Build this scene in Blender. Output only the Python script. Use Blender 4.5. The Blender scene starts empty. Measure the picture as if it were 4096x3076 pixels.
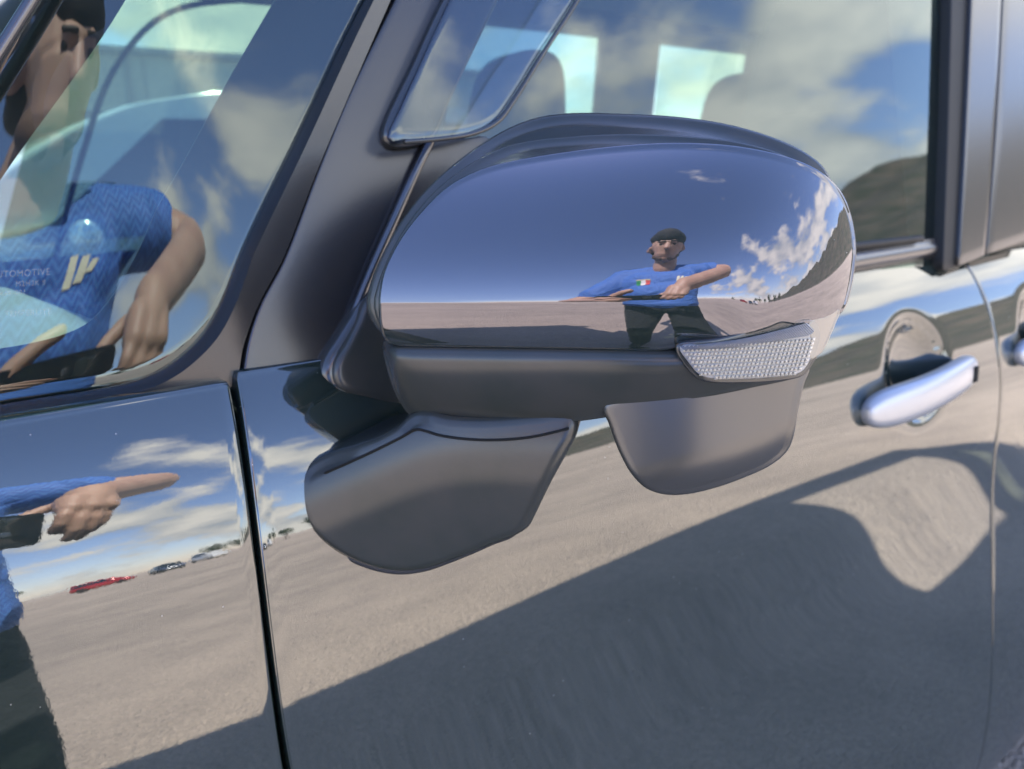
import bpy, bmesh, math, random
import numpy as np
from mathutils import Vector, Matrix

random.seed(7)
SC = bpy.context.scene
COL = SC.collection
rad = math.radians

# ------------------------------------------------------------------ camera
W, H, FPX = 4096, 3076, 3200.0
AZ, PITCH, ROLL = rad(50.5), rad(13.5), rad(-3)
CAM = np.array([0, 0, 1.18])
FH = np.array([math.cos(AZ), math.sin(AZ), 0.0])
R0 = np.array([math.sin(AZ), -math.cos(AZ), 0.0])
FW = FH * math.cos(PITCH) + np.array([0, 0, -math.sin(PITCH)])
U0 = np.cross(R0, FW)
RT = R0 * math.cos(ROLL) + U0 * math.sin(ROLL)
UP = U0 * math.cos(ROLL) - R0 * math.sin(ROLL)
cd = bpy.data.cameras.new('camera')
cd.sensor_width = 36; cd.lens = FPX / W * 36; cd.clip_start = 0.005; cd.clip_end = 6000
cd.dof.use_dof = True; cd.dof.focus_distance = 0.35; cd.dof.aperture_fstop = 11
co = bpy.data.objects.new('camera', cd); COL.objects.link(co)
mw = Matrix.Identity(4)
for i in range(3):
    mw[i][0] = RT[i]; mw[i][1] = UP[i]; mw[i][2] = -FW[i]; mw[i][3] = CAM[i]
co.matrix_world = mw
SC.camera = co

# ------------------------------------------------------------------ light
SUN_DIR = Vector((0.28, 0.57, 0.68)).normalized()          # towards the sun: behind the car
SUN_EL = math.asin(SUN_DIR.z); SUN_AZ = math.atan2(SUN_DIR.x, SUN_DIR.y)
sd = bpy.data.lights.new('sun', 'SUN'); sd.energy = 4.0; sd.angle = rad(0.53); sd.color = (1, .95, .87)
so = bpy.data.objects.new('sun', sd); COL.objects.link(so)
so.rotation_euler = (-SUN_DIR).to_track_quat('-Z', 'Y').to_euler()

wd = bpy.data.worlds.new('World'); SC.world = wd; wd.use_nodes = True
nt = wd.node_tree; nt.nodes.clear()
N = nt.nodes.new; L = nt.links.new
out = N('ShaderNodeOutputWorld'); bg = N('ShaderNodeBackground'); sky = N('ShaderNodeTexSky')
sky.sky_type = 'NISHITA'; sky.sun_disc = False; sky.sun_elevation = SUN_EL; sky.sun_rotation = SUN_AZ
sky.air_density = 1.0; sky.dust_density = 0.3; sky.ozone_density = 5.0
bg.inputs['Strength'].default_value = 0.118
tc = N('ShaderNodeTexCoord'); sep = N('ShaderNodeSeparateXYZ'); L(tc.outputs['Generated'], sep.inputs[0])
mx = N('ShaderNodeMath'); mx.operation = 'MAXIMUM'; mx.inputs[1].default_value = 0.0; L(sep.outputs['Z'], mx.inputs[0])
ad = N('ShaderNodeMath'); ad.operation = 'ADD'; ad.inputs[1].default_value = 0.38; L(mx.outputs[0], ad.inputs[0])
dx = N('ShaderNodeMath'); dx.operation = 'DIVIDE'; L(sep.outputs['X'], dx.inputs[0]); L(ad.outputs[0], dx.inputs[1])
dy = N('ShaderNodeMath'); dy.operation = 'DIVIDE'; L(sep.outputs['Y'], dy.inputs[0]); L(ad.outputs[0], dy.inputs[1])
cb = N('ShaderNodeCombineXYZ'); L(dx.outputs[0], cb.inputs[0]); L(dy.outputs[0], cb.inputs[1])
n1 = N('ShaderNodeTexNoise'); n1.inputs['Scale'].default_value = 2.1; n1.inputs['Detail'].default_value = 9
n1.inputs['Roughness'].default_value = 0.56; n1.inputs['Distortion'].default_value = 0.1
L(cb.outputs[0], n1.inputs['Vector'])
n2 = N('ShaderNodeTexNoise'); n2.inputs['Scale'].default_value = 0.5; n2.inputs['Detail'].default_value = 3
L(cb.outputs[0], n2.inputs['Vector'])
# cumulus sit in a far field: the sky overhead is clear
cov = N('ShaderNodeMapRange'); cov.inputs['From Min'].default_value = 0.62; cov.inputs['From Max'].default_value = 0.30
cov.inputs['To Min'].default_value = -0.13; cov.inputs['To Max'].default_value = 0.074
L(mx.outputs[0], cov.inputs['Value'])
ex = N('ShaderNodeMapRange'); ex.interpolation_type = 'SMOOTHSTEP'; ex.inputs['From Min'].default_value = -.75; ex.inputs['From Max'].default_value = -.1
ex.inputs['To Min'].default_value = -.16; ex.inputs['To Max'].default_value = 0; L(sep.outputs['X'], ex.inputs['Value'])
ce = N('ShaderNodeMath'); ce.operation = 'ADD'; L(cov.outputs[0], ce.inputs[0]); L(ex.outputs[0], ce.inputs[1])
a1 = N('ShaderNodeMath'); a1.operation = 'ADD'; L(n1.outputs['Fac'], a1.inputs[0]); L(ce.outputs[0], a1.inputs[1])
a2 = N('ShaderNodeMath'); a2.operation = 'MULTIPLY_ADD'; a2.inputs[1].default_value = 0.35; L(n2.outputs['Fac'], a2.inputs[0]); L(a1.outputs[0], a2.inputs[2])
cl = N('ShaderNodeMapRange'); cl.interpolation_type = 'SMOOTHSTEP'
cl.inputs['From Min'].default_value = 0.69; cl.inputs['From Max'].default_value = 0.82; L(a2.outputs[0], cl.inputs['Value'])
n3 = N('ShaderNodeTexNoise'); n3.inputs['Scale'].default_value = 4.2; n3.inputs['Detail'].default_value = 7; L(cb.outputs[0], n3.inputs['Vector'])
cr = N('ShaderNodeValToRGB'); L(n3.outputs['Fac'], cr.inputs[0])
cr.color_ramp.elements[0].position = .36; cr.color_ramp.elements[0].color = (3.4, 3.7, 4.2, 1)
cr.color_ramp.elements[1].position = .62; cr.color_ramp.elements[1].color = (6.6, 6.4, 6.1, 1)
mixc = N('ShaderNodeMix'); mixc.data_type = 'RGBA'
L(cl.outputs[0], mixc.inputs[0]); wb = N('ShaderNodeMix'); wb.data_type = 'RGBA'; wb.blend_type = 'MULTIPLY'; wb.inputs[0].default_value = 1; wb.inputs[7].default_value = (1.15, 1.0, 1.08, 1)
L(sky.outputs[0], wb.inputs[6]); L(wb.outputs[2], mixc.inputs[6]); L(cr.outputs[0], mixc.inputs[7])
L(mixc.outputs[2], bg.inputs['Color']); L(bg.outputs[0], out.inputs['Surface'])

vs = SC.view_settings; vs.view_transform = 'Standard'; vs.look = 'None'; vs.exposure = 2.12; vs.gamma = 1.0
vs.use_curve_mapping = False
SC.cycles.max_bounces = 10; SC.cycles.transparent_max_bounces = 16; SC.cycles.glossy_bounces = 6
SC.cycles.caustics_reflective = False; SC.cycles.caustics_refractive = False

# ------------------------------------------------------------------ helpers
def ray(px, py):
    d = FW + RT * ((px - W / 2) / FPX) + UP * ((H / 2 - py) / FPX)
    return d / np.linalg.norm(d)

def hit(px, py, surf, off=0.0):
    """photo direction (px,py) -> point on the body surface y = surf(x,z)+off"""
    d = ray(px, py); k = 0.37 / max(d[1], .05)
    for _ in range(40):
        p = CAM + d * k
        k += 0.7 * (surf(p[0], p[2]) + off - p[1]) / max(d[1], .1)
    p = CAM + d * k
    return p

def catmull(pts, n=8, closed=True):
    pts = [np.array(p, float) for p in pts]; m = len(pts); res = []
    rng = m if closed else m - 1
    for i in range(rng):
        g = (lambda j: pts[j % m]) if closed else (lambda j: pts[min(max(j, 0), m - 1)])
        p0, p1, p2, p3 = g(i - 1), g(i), g(i + 1), g(i + 2)
        # centripetal parametrisation keeps corners tame
        d1 = max(np.linalg.norm(p1 - p0), 1e-9) ** .5; d2 = max(np.linalg.norm(p2 - p1), 1e-9) ** .5; d3 = max(np.linalg.norm(p3 - p2), 1e-9) ** .5
        t0, t1 = 0, d1; t2 = t1 + d2; t3 = t2 + d3
        for k in range(n):
            t = t1 + (t2 - t1) * k / n
            A1 = (t1 - t) / (t1 - t0) * p0 + (t - t0) / (t1 - t0) * p1
            A2 = (t2 - t) / (t2 - t1) * p1 + (t - t1) / (t2 - t1) * p2
            A3 = (t3 - t) / (t3 - t2) * p2 + (t - t2) / (t3 - t2) * p3
            B1 = (t2 - t) / (t2 - t0) * A1 + (t - t0) / (t2 - t0) * A2
            B2 = (t3 - t) / (t3 - t1) * A2 + (t - t1) / (t3 - t1) * A3
            res.append((t2 - t) / (t2 - t1) * B1 + (t - t1) / (t2 - t1) * B2)
    if not closed: res.append(pts[-1])
    return res

def resample(pts, n, closed=True):
    P = [np.array(p, float) for p in pts]
    if closed: P = P + [P[0]]
    d = [0]
    for i in range(1, len(P)): d.append(d[-1] + np.linalg.norm(P[i] - P[i - 1]))
    d = np.array(d); A = np.array(P); s = np.linspace(0, d[-1], n + 1 if closed else n)
    if closed: s = s[:-1]
    return [np.array([np.interp(v, d, A[:, k]) for k in range(A.shape[1])]) for v in s]

def mkobj(name, verts, faces, mat, parent=None, smooth=True, auto=None):
    me = bpy.data.meshes.new(name)
    me.from_pydata([tuple(map(float, v)) for v in verts], [], faces); me.update()
    bm = bmesh.new(); bm.from_mesh(me); bmesh.ops.recalc_face_normals(bm, faces=bm.faces); bm.to_mesh(me); bm.free()
    if smooth: me.polygons.foreach_set('use_smooth', [True] * len(me.polygons))
    if smooth and auto: me.set_sharp_from_angle(angle=rad(auto))
    if mat: me.materials.append(mat)
    o = bpy.data.objects.new(name, me); COL.objects.link(o)
    if parent is not None: o.parent = parent
    return o

def empty(name, loc, label, cat, group=None):
    o = bpy.data.objects.new(name, None); o.empty_display_size = .1; o.location = loc; COL.objects.link(o)
    tag(o, label, cat, group); return o

def tag(o, label=None, cat=None, group=None, kind=None):
    if label: o['label'] = label
    if cat: o['category'] = cat
    if group: o['group'] = group
    if kind: o['kind'] = kind
    return o

def pbr(name, color, rough=.5, metal=0.0, ior=1.5, spec=.5, coat=0.0, bump=None, var=None, emis=None):
    """bump=(scale,strength,dist)  var=(scale,colour2)"""
    m = bpy.data.materials.new(name); m.use_nodes = True
    t = m.node_tree; b = t.nodes['Principled BSDF']
    b.inputs['Base Color'].default_value = (*color, 1); b.inputs['Roughness'].default_value = rough
    b.inputs['Metallic'].default_value = metal; b.inputs['IOR'].default_value = ior
    b.inputs['Specular IOR Level'].default_value = spec; b.inputs['Coat Weight'].default_value = coat
    tcn = t.nodes.new('ShaderNodeTexCoord')
    if var:
        nz = t.nodes.new('ShaderNodeTexNoise'); nz.inputs['Scale'].default_value = var[0]; nz.inputs['Detail'].default_value = 6
        t.links.new(tcn.outputs['Object'], nz.inputs['Vector'])
        mp = t.nodes.new('ShaderNodeMapRange'); mp.inputs['From Min'].default_value = .35; mp.inputs['From Max'].default_value = .65
        t.links.new(nz.outputs['Fac'], mp.inputs['Value'])
        mi = t.nodes.new('ShaderNodeMix'); mi.data_type = 'RGBA'
        mi.inputs[6].default_value = (*color, 1); mi.inputs[7].default_value = (*var[1], 1)
        t.links.new(mp.outputs[0], mi.inputs[0]); t.links.new(mi.outputs[2], b.inputs['Base Color'])
    if bump:
        nz = t.nodes.new('ShaderNodeTexNoise'); nz.inputs['Scale'].default_value = bump[0]; nz.inputs['Detail'].default_value = 4
        t.links.new(tcn.outputs['Object'], nz.inputs['Vector'])
        bp = t.nodes.new('ShaderNodeBump'); bp.inputs['Strength'].default_value = bump[1]; bp.inputs['Distance'].default_value = bump[2]
        t.links.new(nz.outputs['Fac'], bp.inputs['Height']); t.links.new(bp.outputs[0], b.inputs['Normal'])
    return m

def glass(name, tint, ior=1.6, dust=0.0):
    m = bpy.data.materials.new(name); m.use_nodes = True; t = m.node_tree; t.nodes.clear()
    o = t.nodes.new('ShaderNodeOutputMaterial'); mi = t.nodes.new('ShaderNodeMixShader')
    tr = t.nodes.new('ShaderNodeBsdfTransparent'); tr.inputs[0].default_value = (*tint, 1)
    gl = t.nodes.new('ShaderNodeBsdfGlossy'); gl.inputs['Roughness'].default_value = 0.0; gl.inputs['Color'].default_value = (.86, .97, .97, 1)
    fr = t.nodes.new('ShaderNodeFresnel'); fr.inputs['IOR'].default_value = ior
    ge = t.nodes.new('ShaderNodeNewGeometry'); sb = t.nodes.new('ShaderNodeMath'); sb.operation = 'SUBTRACT'; sb.inputs[0].default_value = 1
    t.links.new(ge.outputs['Backfacing'], sb.inputs[1])
    fm = t.nodes.new('ShaderNodeMath'); fm.operation = 'MULTIPLY'; t.links.new(fr.outputs[0], fm.inputs[0]); t.links.new(sb.outputs[0], fm.inputs[1])
    t.links.new(fm.outputs[0], mi.inputs[0]); t.links.new(tr.outputs[0], mi.inputs[1]); t.links.new(gl.outputs[0], mi.inputs[2])
    last = mi
    if dust:
        di = t.nodes.new('ShaderNodeBsdfDiffuse'); di.inputs[0].default_value = (.55, .52, .48, 1)
        nz = t.nodes.new('ShaderNodeTexNoise'); nz.inputs['Scale'].default_value = 9; nz.inputs['Detail'].default_value = 8
        tcn = t.nodes.new('ShaderNodeTexCoord'); t.links.new(tcn.outputs['Object'], nz.inputs['Vector'])
        mp = t.nodes.new('ShaderNodeMath'); mp.operation = 'MULTIPLY'; mp.inputs[1].default_value = dust
        t.links.new(nz.outputs['Fac'], mp.inputs[0])
        m2 = t.nodes.new('ShaderNodeMixShader'); t.links.new(mp.outputs[0], m2.inputs[0])
        t.links.new(mi.outputs[0], m2.inputs[1]); t.links.new(di.outputs[0], m2.inputs[2]); last = m2
    t.links.new(last.outputs[0], o.inputs['Surface'])
    return m

def paint_mat(name='black_paint', tint=(1.0, 1.0, .97, 1)):
    """black solid paint under clear coat, faint orange peel, dust specks"""
    m = pbr(name, (.020, .031, .026), rough=.02, ior=2.4)
    t = m.node_tree; b = t.nodes['Principled BSDF']; b.inputs['Specular Tint'].default_value = tint
    tcn = [n for n in t.nodes if n.type == 'TEX_COORD'][0]
    n1 = t.nodes.new('ShaderNodeTexNoise'); n1.inputs['Scale'].default_value = 420; n1.inputs['Detail'].default_value = 2
    t.links.new(tcn.outputs['Object'], n1.inputs['Vector'])
    bp = t.nodes.new('ShaderNodeBump'); bp.inputs['Strength'].default_value = .09; bp.inputs['Distance'].default_value = .00006
    t.links.new(n1.outputs['Fac'], bp.inputs['Height']); t.links.new(bp.outputs[0], b.inputs['Normal'])
    # dust: sparse specks plus a thin film
    v = t.nodes.new('ShaderNodeTexVoronoi'); v.inputs['Scale'].default_value = 120; v.inputs['Randomness'].default_value = 1
    t.links.new(tcn.outputs['Object'], v.inputs['Vector'])
    lt = t.nodes.new('ShaderNodeMath'); lt.operation = 'LESS_THAN'; lt.inputs[1].default_value = .045
    t.links.new(v.outputs['Distance'], lt.inputs[0])
    n2 = t.nodes.new('ShaderNodeTexNoise'); n2.inputs['Scale'].default_value = 14; n2.inputs['Detail'].default_value = 5
    t.links.new(tcn.outputs['Object'], n2.inputs['Vector'])
    gt = t.nodes.new('ShaderNodeMath'); gt.operation = 'GREATER_THAN'; gt.inputs[1].default_value = .56
    t.links.new(n2.outputs['Fac'], gt.inputs[0])
    ml = t.nodes.new('ShaderNodeMath'); ml.operation = 'MULTIPLY'; t.links.new(lt.outputs[0], ml.inputs[0]); t.links.new(gt.outputs[0], ml.inputs[1])
    mi = t.nodes.new('ShaderNodeMix'); mi.data_type = 'RGBA'
    mi.inputs[6].default_value = (.020, .031, .026, 1); mi.inputs[7].default_value = (.26, .25, .23, 1)
    t.links.new(ml.outputs[0], mi.inputs[0]); t.links.new(mi.outputs[2], b.inputs['Base Color'])
    r = t.nodes.new('ShaderNodeMath'); r.operation = 'MULTIPLY_ADD'; r.inputs[1].default_value = .35; r.inputs[2].default_value = .015
    t.links.new(ml.outputs[0], r.inputs[0]); t.links.new(r.outputs[0], b.inputs['Roughness'])
    return m

M = {}
M['paint'] = paint_mat()
M['cap_paint'] = paint_mat('violet_black_paint', (1.0, .94, 1.04, 1))
M['film'] = pbr('blackout_film', (.026, .027, .027), rough=.24, ior=1.75, bump=(900, .15, .0002))
M['trim'] = pbr('satin_black_trim', (.022, .023, .026), rough=.26, ior=2.2)
M['rubber'] = pbr('rubber', (.014, .015, .014), rough=.6)
M['plastic'] = pbr('grained_black_plastic', (.036, .043, .038), rough=.24, ior=1.6, bump=(1800, .2, .0002), var=(30, (.048, .051, .046)))
M['smooth_plastic'] = pbr('smooth_dark_plastic', (.030, .033, .031), rough=.17, ior=1.8)
M['silver'] = pbr('silver_paint', (.52, .54, .56), rough=.36, metal=.6)
M['chrome'] = pbr('chrome', (.86, .88, .92), rough=.10, metal=1)
M['dark'] = pbr('dark_cavity', (.006, .007, .006), rough=.9)
M['frit'] = pbr('black_ceramic_border', (.008, .010, .018), rough=.5)
M['glass'] = glass('green_tinted_glass', (.62, .70, .64), 1.95, dust=.012)
M['visor'] = glass('smoked_acrylic', (.62, .66, .74), 1.9, dust=.02)
M['clear'] = glass('clear_plastic', (.96, .97, .98), 1.3)
M['cabin'] = pbr('grey_cabin_trim', (.16, .17, .18), rough=.7, bump=(300, .2, .0005))
M['cloth'] = pbr('dark_grey_seat_cloth', (.045, .055, .075), rough=.9, bump=(500, .4, .001))
M['dash'] = pbr('dark_dashboard', (.10, .12, .12), rough=.55, bump=(700, .3, .0005))
M['etch'] = pbr('etched_marking', (.75, .78, .76), rough=.8)

# ------------------------------------------------------------------ ground, hill
def ground():
    m = pbr('gravelled_lot', (.50, .44, .375), rough=.95)
    t = m.node_tree; b = t.nodes['Principled BSDF']; tcn = [n for n in t.nodes if n.type == 'TEX_COORD'][0]
    def noise(s, d):
        n = t.nodes.new('ShaderNodeTexNoise'); n.inputs['Scale'].default_value = s; n.inputs['Detail'].default_value = d
        t.links.new(tcn.outputs['Object'], n.inputs['Vector']); return n
    a = noise(.28, 10); c = noise(60, 4); e = noise(2.2, 5)
    v = t.nodes.new('ShaderNodeTexVoronoi'); v.inputs['Scale'].default_value = 120; t.links.new(tcn.outputs['Object'], v.inputs['Vector'])
    r1 = t.nodes.new('ShaderNodeValToRGB'); t.links.new(a.outputs['Fac'], r1.inputs[0])
    r1.color_ramp.elements[0].position = .35; r1.color_ramp.elements[0].color = (.50, .415, .335, 1)
    r1.color_ramp.elements[1].position = .65; r1.color_ramp.elements[1].color = (.68, .56, .445, 1)
    r2 = t.nodes.new('ShaderNodeValToRGB'); t.links.new(v.outputs['Color'], r2.inputs[0])
    r2.color_ramp.elements[0].color = (.72, .72, .73, 1); r2.color_ramp.elements[1].color = (1.1, 1.09, 1.07, 1)
    mu = t.nodes.new('ShaderNodeMix'); mu.data_type = 'RGBA'; mu.blend_type = 'MULTIPLY'; mu.inputs[0].default_value = 1
    t.links.new(r1.outputs[0], mu.inputs[6]); t.links.new(r2.outputs[0], mu.inputs[7])
    r3 = t.nodes.new('ShaderNodeValToRGB'); t.links.new(e.outputs['Fac'], r3.inputs[0])
    r3.color_ramp.elements[0].position = .3; r3.color_ramp.elements[0].color = (.84, .84, .86, 1)
    r3.color_ramp.elements[1].position = .6; r3.color_ramp.elements[1].color = (1, 1, 1, 1)
    mv = t.nodes.new('ShaderNodeMix'); mv.data_type = 'RGBA'; mv.blend_type = 'MULTIPLY'; mv.inputs[0].default_value = 1
    t.links.new(mu.outputs[2], mv.inputs[6]); t.links.new(r3.outputs[0], mv.inputs[7])
    t.links.new(mv.outputs[2], b.inputs['Base Color'])
    bp = t.nodes.new('ShaderNodeBump'); bp.inputs['Strength'].default_value = .8; bp.inputs['Distance'].default_value = .012
    t.links.new(v.outputs['Distance'], bp.inputs['Height']); t.links.new(bp.outputs[0], b.inputs['Normal'])
    vs_, fs = [], []
    rr = [0, 1, 2, 4, 8, 16, 32, 64, 128, 300, 800, 2500]; n = 48
    vs_.append((0, 0, 0))
    for r in rr[1:]:
        for k in range(n):
            an = 2 * math.pi * k / n; vs_.append((r * math.cos(an), r * math.sin(an), 0))
    for k in range(n): fs.append((0, 1 + k, 1 + (k + 1) % n))
    for i in range(len(rr) - 2):
        for k in range(n):
            fs.append((1 + i * n + k, 1 + (i + 1) * n + k, 1 + (i + 1) * n + (k + 1) % n, 1 + i * n + (k + 1) % n))
    tag(mkobj('ground', vs_, fs, m), 'pale gravelled parking lot around the black car', kind='structure')

def hill():
    m = pbr('scrub_hillside', (.125, .098, .070), rough=1, var=(.11, (.050, .055, .032)))
    # azimuth measured from the rearward axis towards the outboard side (-Y)
    az = np.radians(np.linspace(-28, 74, 120)); rs = np.linspace(150, 420, 34)
    rnd = np.random.RandomState(3)
    ph = rnd.rand(12) * 6.28
    def ridge(a):
        d = math.degrees(a)
        e = np.interp(d, [-28, 0, 14, 20, 24, 28, 35, 44, 55, 65, 74], [5, 7.6, 8.8, 8.6, 8.0, 7.3, 6.2, 4.6, 2.6, 1.0, .2])
        e += .25 * sum(math.sin(a * f + p) / (i + 1) for i, (f, p) in enumerate(zip([23, 41, 67, 113, 171], ph)))
        return max(e, .05)
    vs_, fs = [], []
    for a in az:
        e = math.tan(rad(ridge(a)))
        for j, r in enumerate(rs):
            f = j / (len(rs) - 1); zz = e * 420 * (f ** 1.15) * (1 if f < 1 else .98)
            zz += 2.2 * math.sin(a * 60 + r * .06) * f + 1.5 * math.sin(r * .17 + a * 31) * f
            vs_.append((r * math.cos(a), -r * math.sin(a), max(zz, -.3)))
        vs_.append((520 * math.cos(a), -520 * math.sin(a), -1))
    n = len(rs) + 1
    for i in range(len(az) - 1):
        for j in range(n - 1):
            fs.append((i * n + j, i * n + j + 1, (i + 1) * n + j + 1, (i + 1) * n + j))
    tag(mkobj('hill', vs_, fs, m), 'brown scrub covered hill rising beyond the lot', kind='structure')

# ------------------------------------------------------------------ car body surfaces
Y0 = 0.372
def y0(x):
    k, c = .05, .17
    u = (x - c) / k
    I = -k * (math.log1p(math.exp(-u)) if u > -30 else -u)
    return Y0 - .010 * x - .115 * I
zt = np.arange(0.0, 1.30, .001)
tk = np.interp(zt, [0, .22, .30, .38, .48, .58, .70, .76, .80, .845, .875, .90, .925, .945, .965, .99, 1.02, 1.05, 1.08, 1.11, 1.3],
               [-40, -32, -24, -13, -4, 1.5, 3.6, 3.8, 2.2, -1.0, -2.8, -2.4, -.7, .8, 3.8, 8, 13, 19.5, 28, 37, 40])
kern = np.exp(-np.linspace(-2.2, 2.2, 41) ** 2); kern /= kern.sum()
tk = np.convolve(np.pad(tk, 20, mode='edge'), kern, 'valid')
gz = np.concatenate([[0], np.cumsum(np.tan(np.radians((tk[1:] + tk[:-1]) / 2)) * .001)])
gz -= np.interp(1.0, zt, gz)
def prof(z): return float(np.interp(z, zt, gz))
def side(x, z):
    zz = z + .045 * (max(min(x, 1.6), -.4) - .15)
    q = min(max((x - .45) / .6, 0), 1); q = q * q * (3 - 2 * q)
    return y0(x) + prof(zz) + .032 * q * (z - .97)
BELT_G = prof(1.09)
TUM = math.tan(rad(8.0))
def upper(x, z):                                   # greenhouse surface with tumblehome; turns in towards the nose
    h = z - 1.09
    y = y0(x) + BELT_G + h * TUM + .05 * max(h, 0) ** 2 + .004
    if x < 1.4:
        S = .04 * math.log1p(math.exp(min(-(x - .20) / .04, 30)))
        y += .092 * S + .88 * max(h, 0) * (S - .078 / (1 + math.exp(min((x - .17) / .02, 30))))
    return y
def glassY(x, z): return upper(x, z) + .010

car = empty('parked_car', (0.9, 1.1, 0), 'black boxy car close up with its left side mirror, door and window', 'car')
car_off = Vector((0.9, 1.1, 0))
def part(name, verts, faces, mat, parent=None, **k):
    """world-space verts; parented under the car (origin kept at the car's empty)"""
    if parent is None:
        vv = [(v[0] - .9, v[1] - 1.1, v[2]) for v in verts]; return mkobj(name, vv, faces, mat, car, **k)
    vv = [(v[0] - .9, v[1] - 1.1, v[2]) for v in verts]
    return mkobj(name, vv, faces, mat, parent, **k)

def rim_ring(verts, faces, loop, cvec, r, depth, seg=3):
    """turn an open boundary (vertex index loop) into a rounded returned edge. cvec(i)->(outward, inward) unit dirs"""
    prev = loop; n = len(loop)
    base = [np.array(verts[i]) for i in loop]
    steps = [(r * math.sin(a), r * (1 - math.cos(a))) for a in np.linspace(0, math.pi / 2, seg + 1)[1:]] + [(r, depth)]
    for o_, d_ in steps:
        cur = []
        for k in range(n):
            ow, iw = cvec(k); verts.append(base[k] + ow * o_ + iw * d_); cur.append(len(verts) - 1)
        for k in range(n):
            k2 = (k + 1) % n; faces.append((prev[k], prev[k2], cur[k2], cur[k]))
        prev = cur
    return prev

def loop_dirs(verts, loop, inward):
    """outward in-surface direction for every loop vertex"""
    P = [np.array(verts[i]) for i in loop]; n = len(P); cen = sum(P) / n; res = []
    for k in range(n):
        t = P[(k + 1) % n] - P[k - 1]; t = t / (np.linalg.norm(t) + 1e-12)
        iw = inward(P[k]) if callable(inward) else np.array(inward, float)
        o = np.cross(t, iw); o /= (np.linalg.norm(o) + 1e-12); res.append([o, iw])
    # choose the sign by area (orientation)
    s = sum(np.dot(res[k][0], P[k] - cen) for k in range(n))
    if s < 0:
        for q in res: q[0] = -q[0]
    return res

def grid_panel(name, rows, mat, inward=(0, 1, 0), r=.002, depth=.014, parent=None, auto=None):
    """rows: list of lists of 3D points (regular grid); rounded returned border"""
    nr, nc = len(rows), len(rows[0]); verts = [p for rw in rows for p in rw]; faces = []
    for i in range(nr - 1):
        for j in range(nc - 1):
            faces.append((i * nc + j, i * nc + j + 1, (i + 1) * nc + j + 1, (i + 1) * nc + j))
    loop = [j for j in range(nc)] + [i * nc + nc - 1 for i in range(1, nr)] + [(nr - 1) * nc + j for j in range(nc - 2, -1, -1)] + [i * nc for i in range(nr - 2, 0, -1)]
    dirs = loop_dirs(verts, loop, inward)
    rim_ring(verts, faces, loop, lambda k: dirs[k], r, depth)
    return part(name, verts, faces, mat, parent, auto=auto)

def star_panel(name, out2, f, mat, inward=(0, 1, 0), r=.002, depth=.006, rings=14, parent=None, center=None, back=True, auto=None):
    """out2: closed 2D outline, star shaped about its centre; f(q)->3D"""
    c = np.array(center) if center is not None else sum(out2) / len(out2)
    n = len(out2); verts = [f(c)]; faces = []
    for k in range(1, rings + 1):
        s = k / rings
        for q in out2: verts.append(f(c + (q - c) * s))
    for j in range(n): faces.append((0, 1 + j, 1 + (j + 1) % n))
    for k in range(rings - 1):
        for j in range(n):
            a, b_ = 1 + k * n + j, 1 + k * n + (j + 1) % n; faces.append((a, a + n, b_ + n, b_))
    loop = [1 + (rings - 1) * n + j for j in range(n)]
    dirs = loop_dirs(verts, loop, inward)
    last = rim_ring(verts, faces, loop, lambda k: dirs[k], r, depth)
    if back:
        iw = inward(np.array(verts[0])) if callable(inward) else np.array(inward, float)
        verts.append(np.array(verts[0]) + iw * depth); ci = len(verts) - 1
        for j in range(n): faces.append((ci, last[(j + 1) % n], last[j]))
    return part(name, verts, faces, mat, parent, auto=auto)

def px_outline(pts, surf, off=0, n=96, smooth=True):
    """closed outline given as photo directions -> (x,z) on a body surface"""
    p = catmull(pts, 8) if smooth else pts
    p = resample(p, n)
    res = []
    for q in p:
        h = hit(q[0], q[1], surf, off); res.append(np.array([h[0], h[2]]))
    return res

def on(surf, off=0.0):
    return lambda q: np.array([q[0], surf(q[0], q[1]) + off, q[1]])

def tube(name, path, rad_, mat, parent=None, nseg=8, flat=None, world=True, cap=True):
    P = [np.array(p, float) for p in path]; n = len(P); verts = []; faces = []
    for i, p in enumerate(P):
        t = P[min(i + 1, n - 1)] - P[max(i - 1, 0)]; t /= np.linalg.norm(t) + 1e-12
        a = np.cross(t, (0, 0, 1)) if abs(t[2]) < .95 else np.cross(t, (1, 0, 0)); a /= np.linalg.norm(a); b = np.cross(t, a)
        rr = rad_[i] if hasattr(rad_, '__len__') else rad_
        for k in range(nseg):
            an = 2 * math.pi * k / nseg; verts.append(p + rr * (math.cos(an) * a + math.sin(an) * b))
    for i in range(n - 1):
        for k in range(nseg):
            faces.append((i * nseg + k, i * nseg + (k + 1) % nseg, (i + 1) * nseg + (k + 1) % nseg, (i + 1) * nseg + k))
    if cap:
        faces.append(tuple(range(nseg))); faces.append(tuple((n - 1) * nseg + k for k in range(nseg - 1, -1, -1)))
    return part(name, verts, faces, mat, parent) if world else mkobj(name, verts, faces, mat, parent)

def zline(pts):
    """list of photo directions on side surface -> interpolator x(z) """
    h = [hit(px, py, side) for px, py in pts]
    zz = np.array([p[2] for p in h]); xx = np.array([p[0] for p in h]); o = np.argsort(zz)
    return lambda z: float(np.interp(z, zz[o], xx[o]))

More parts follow.
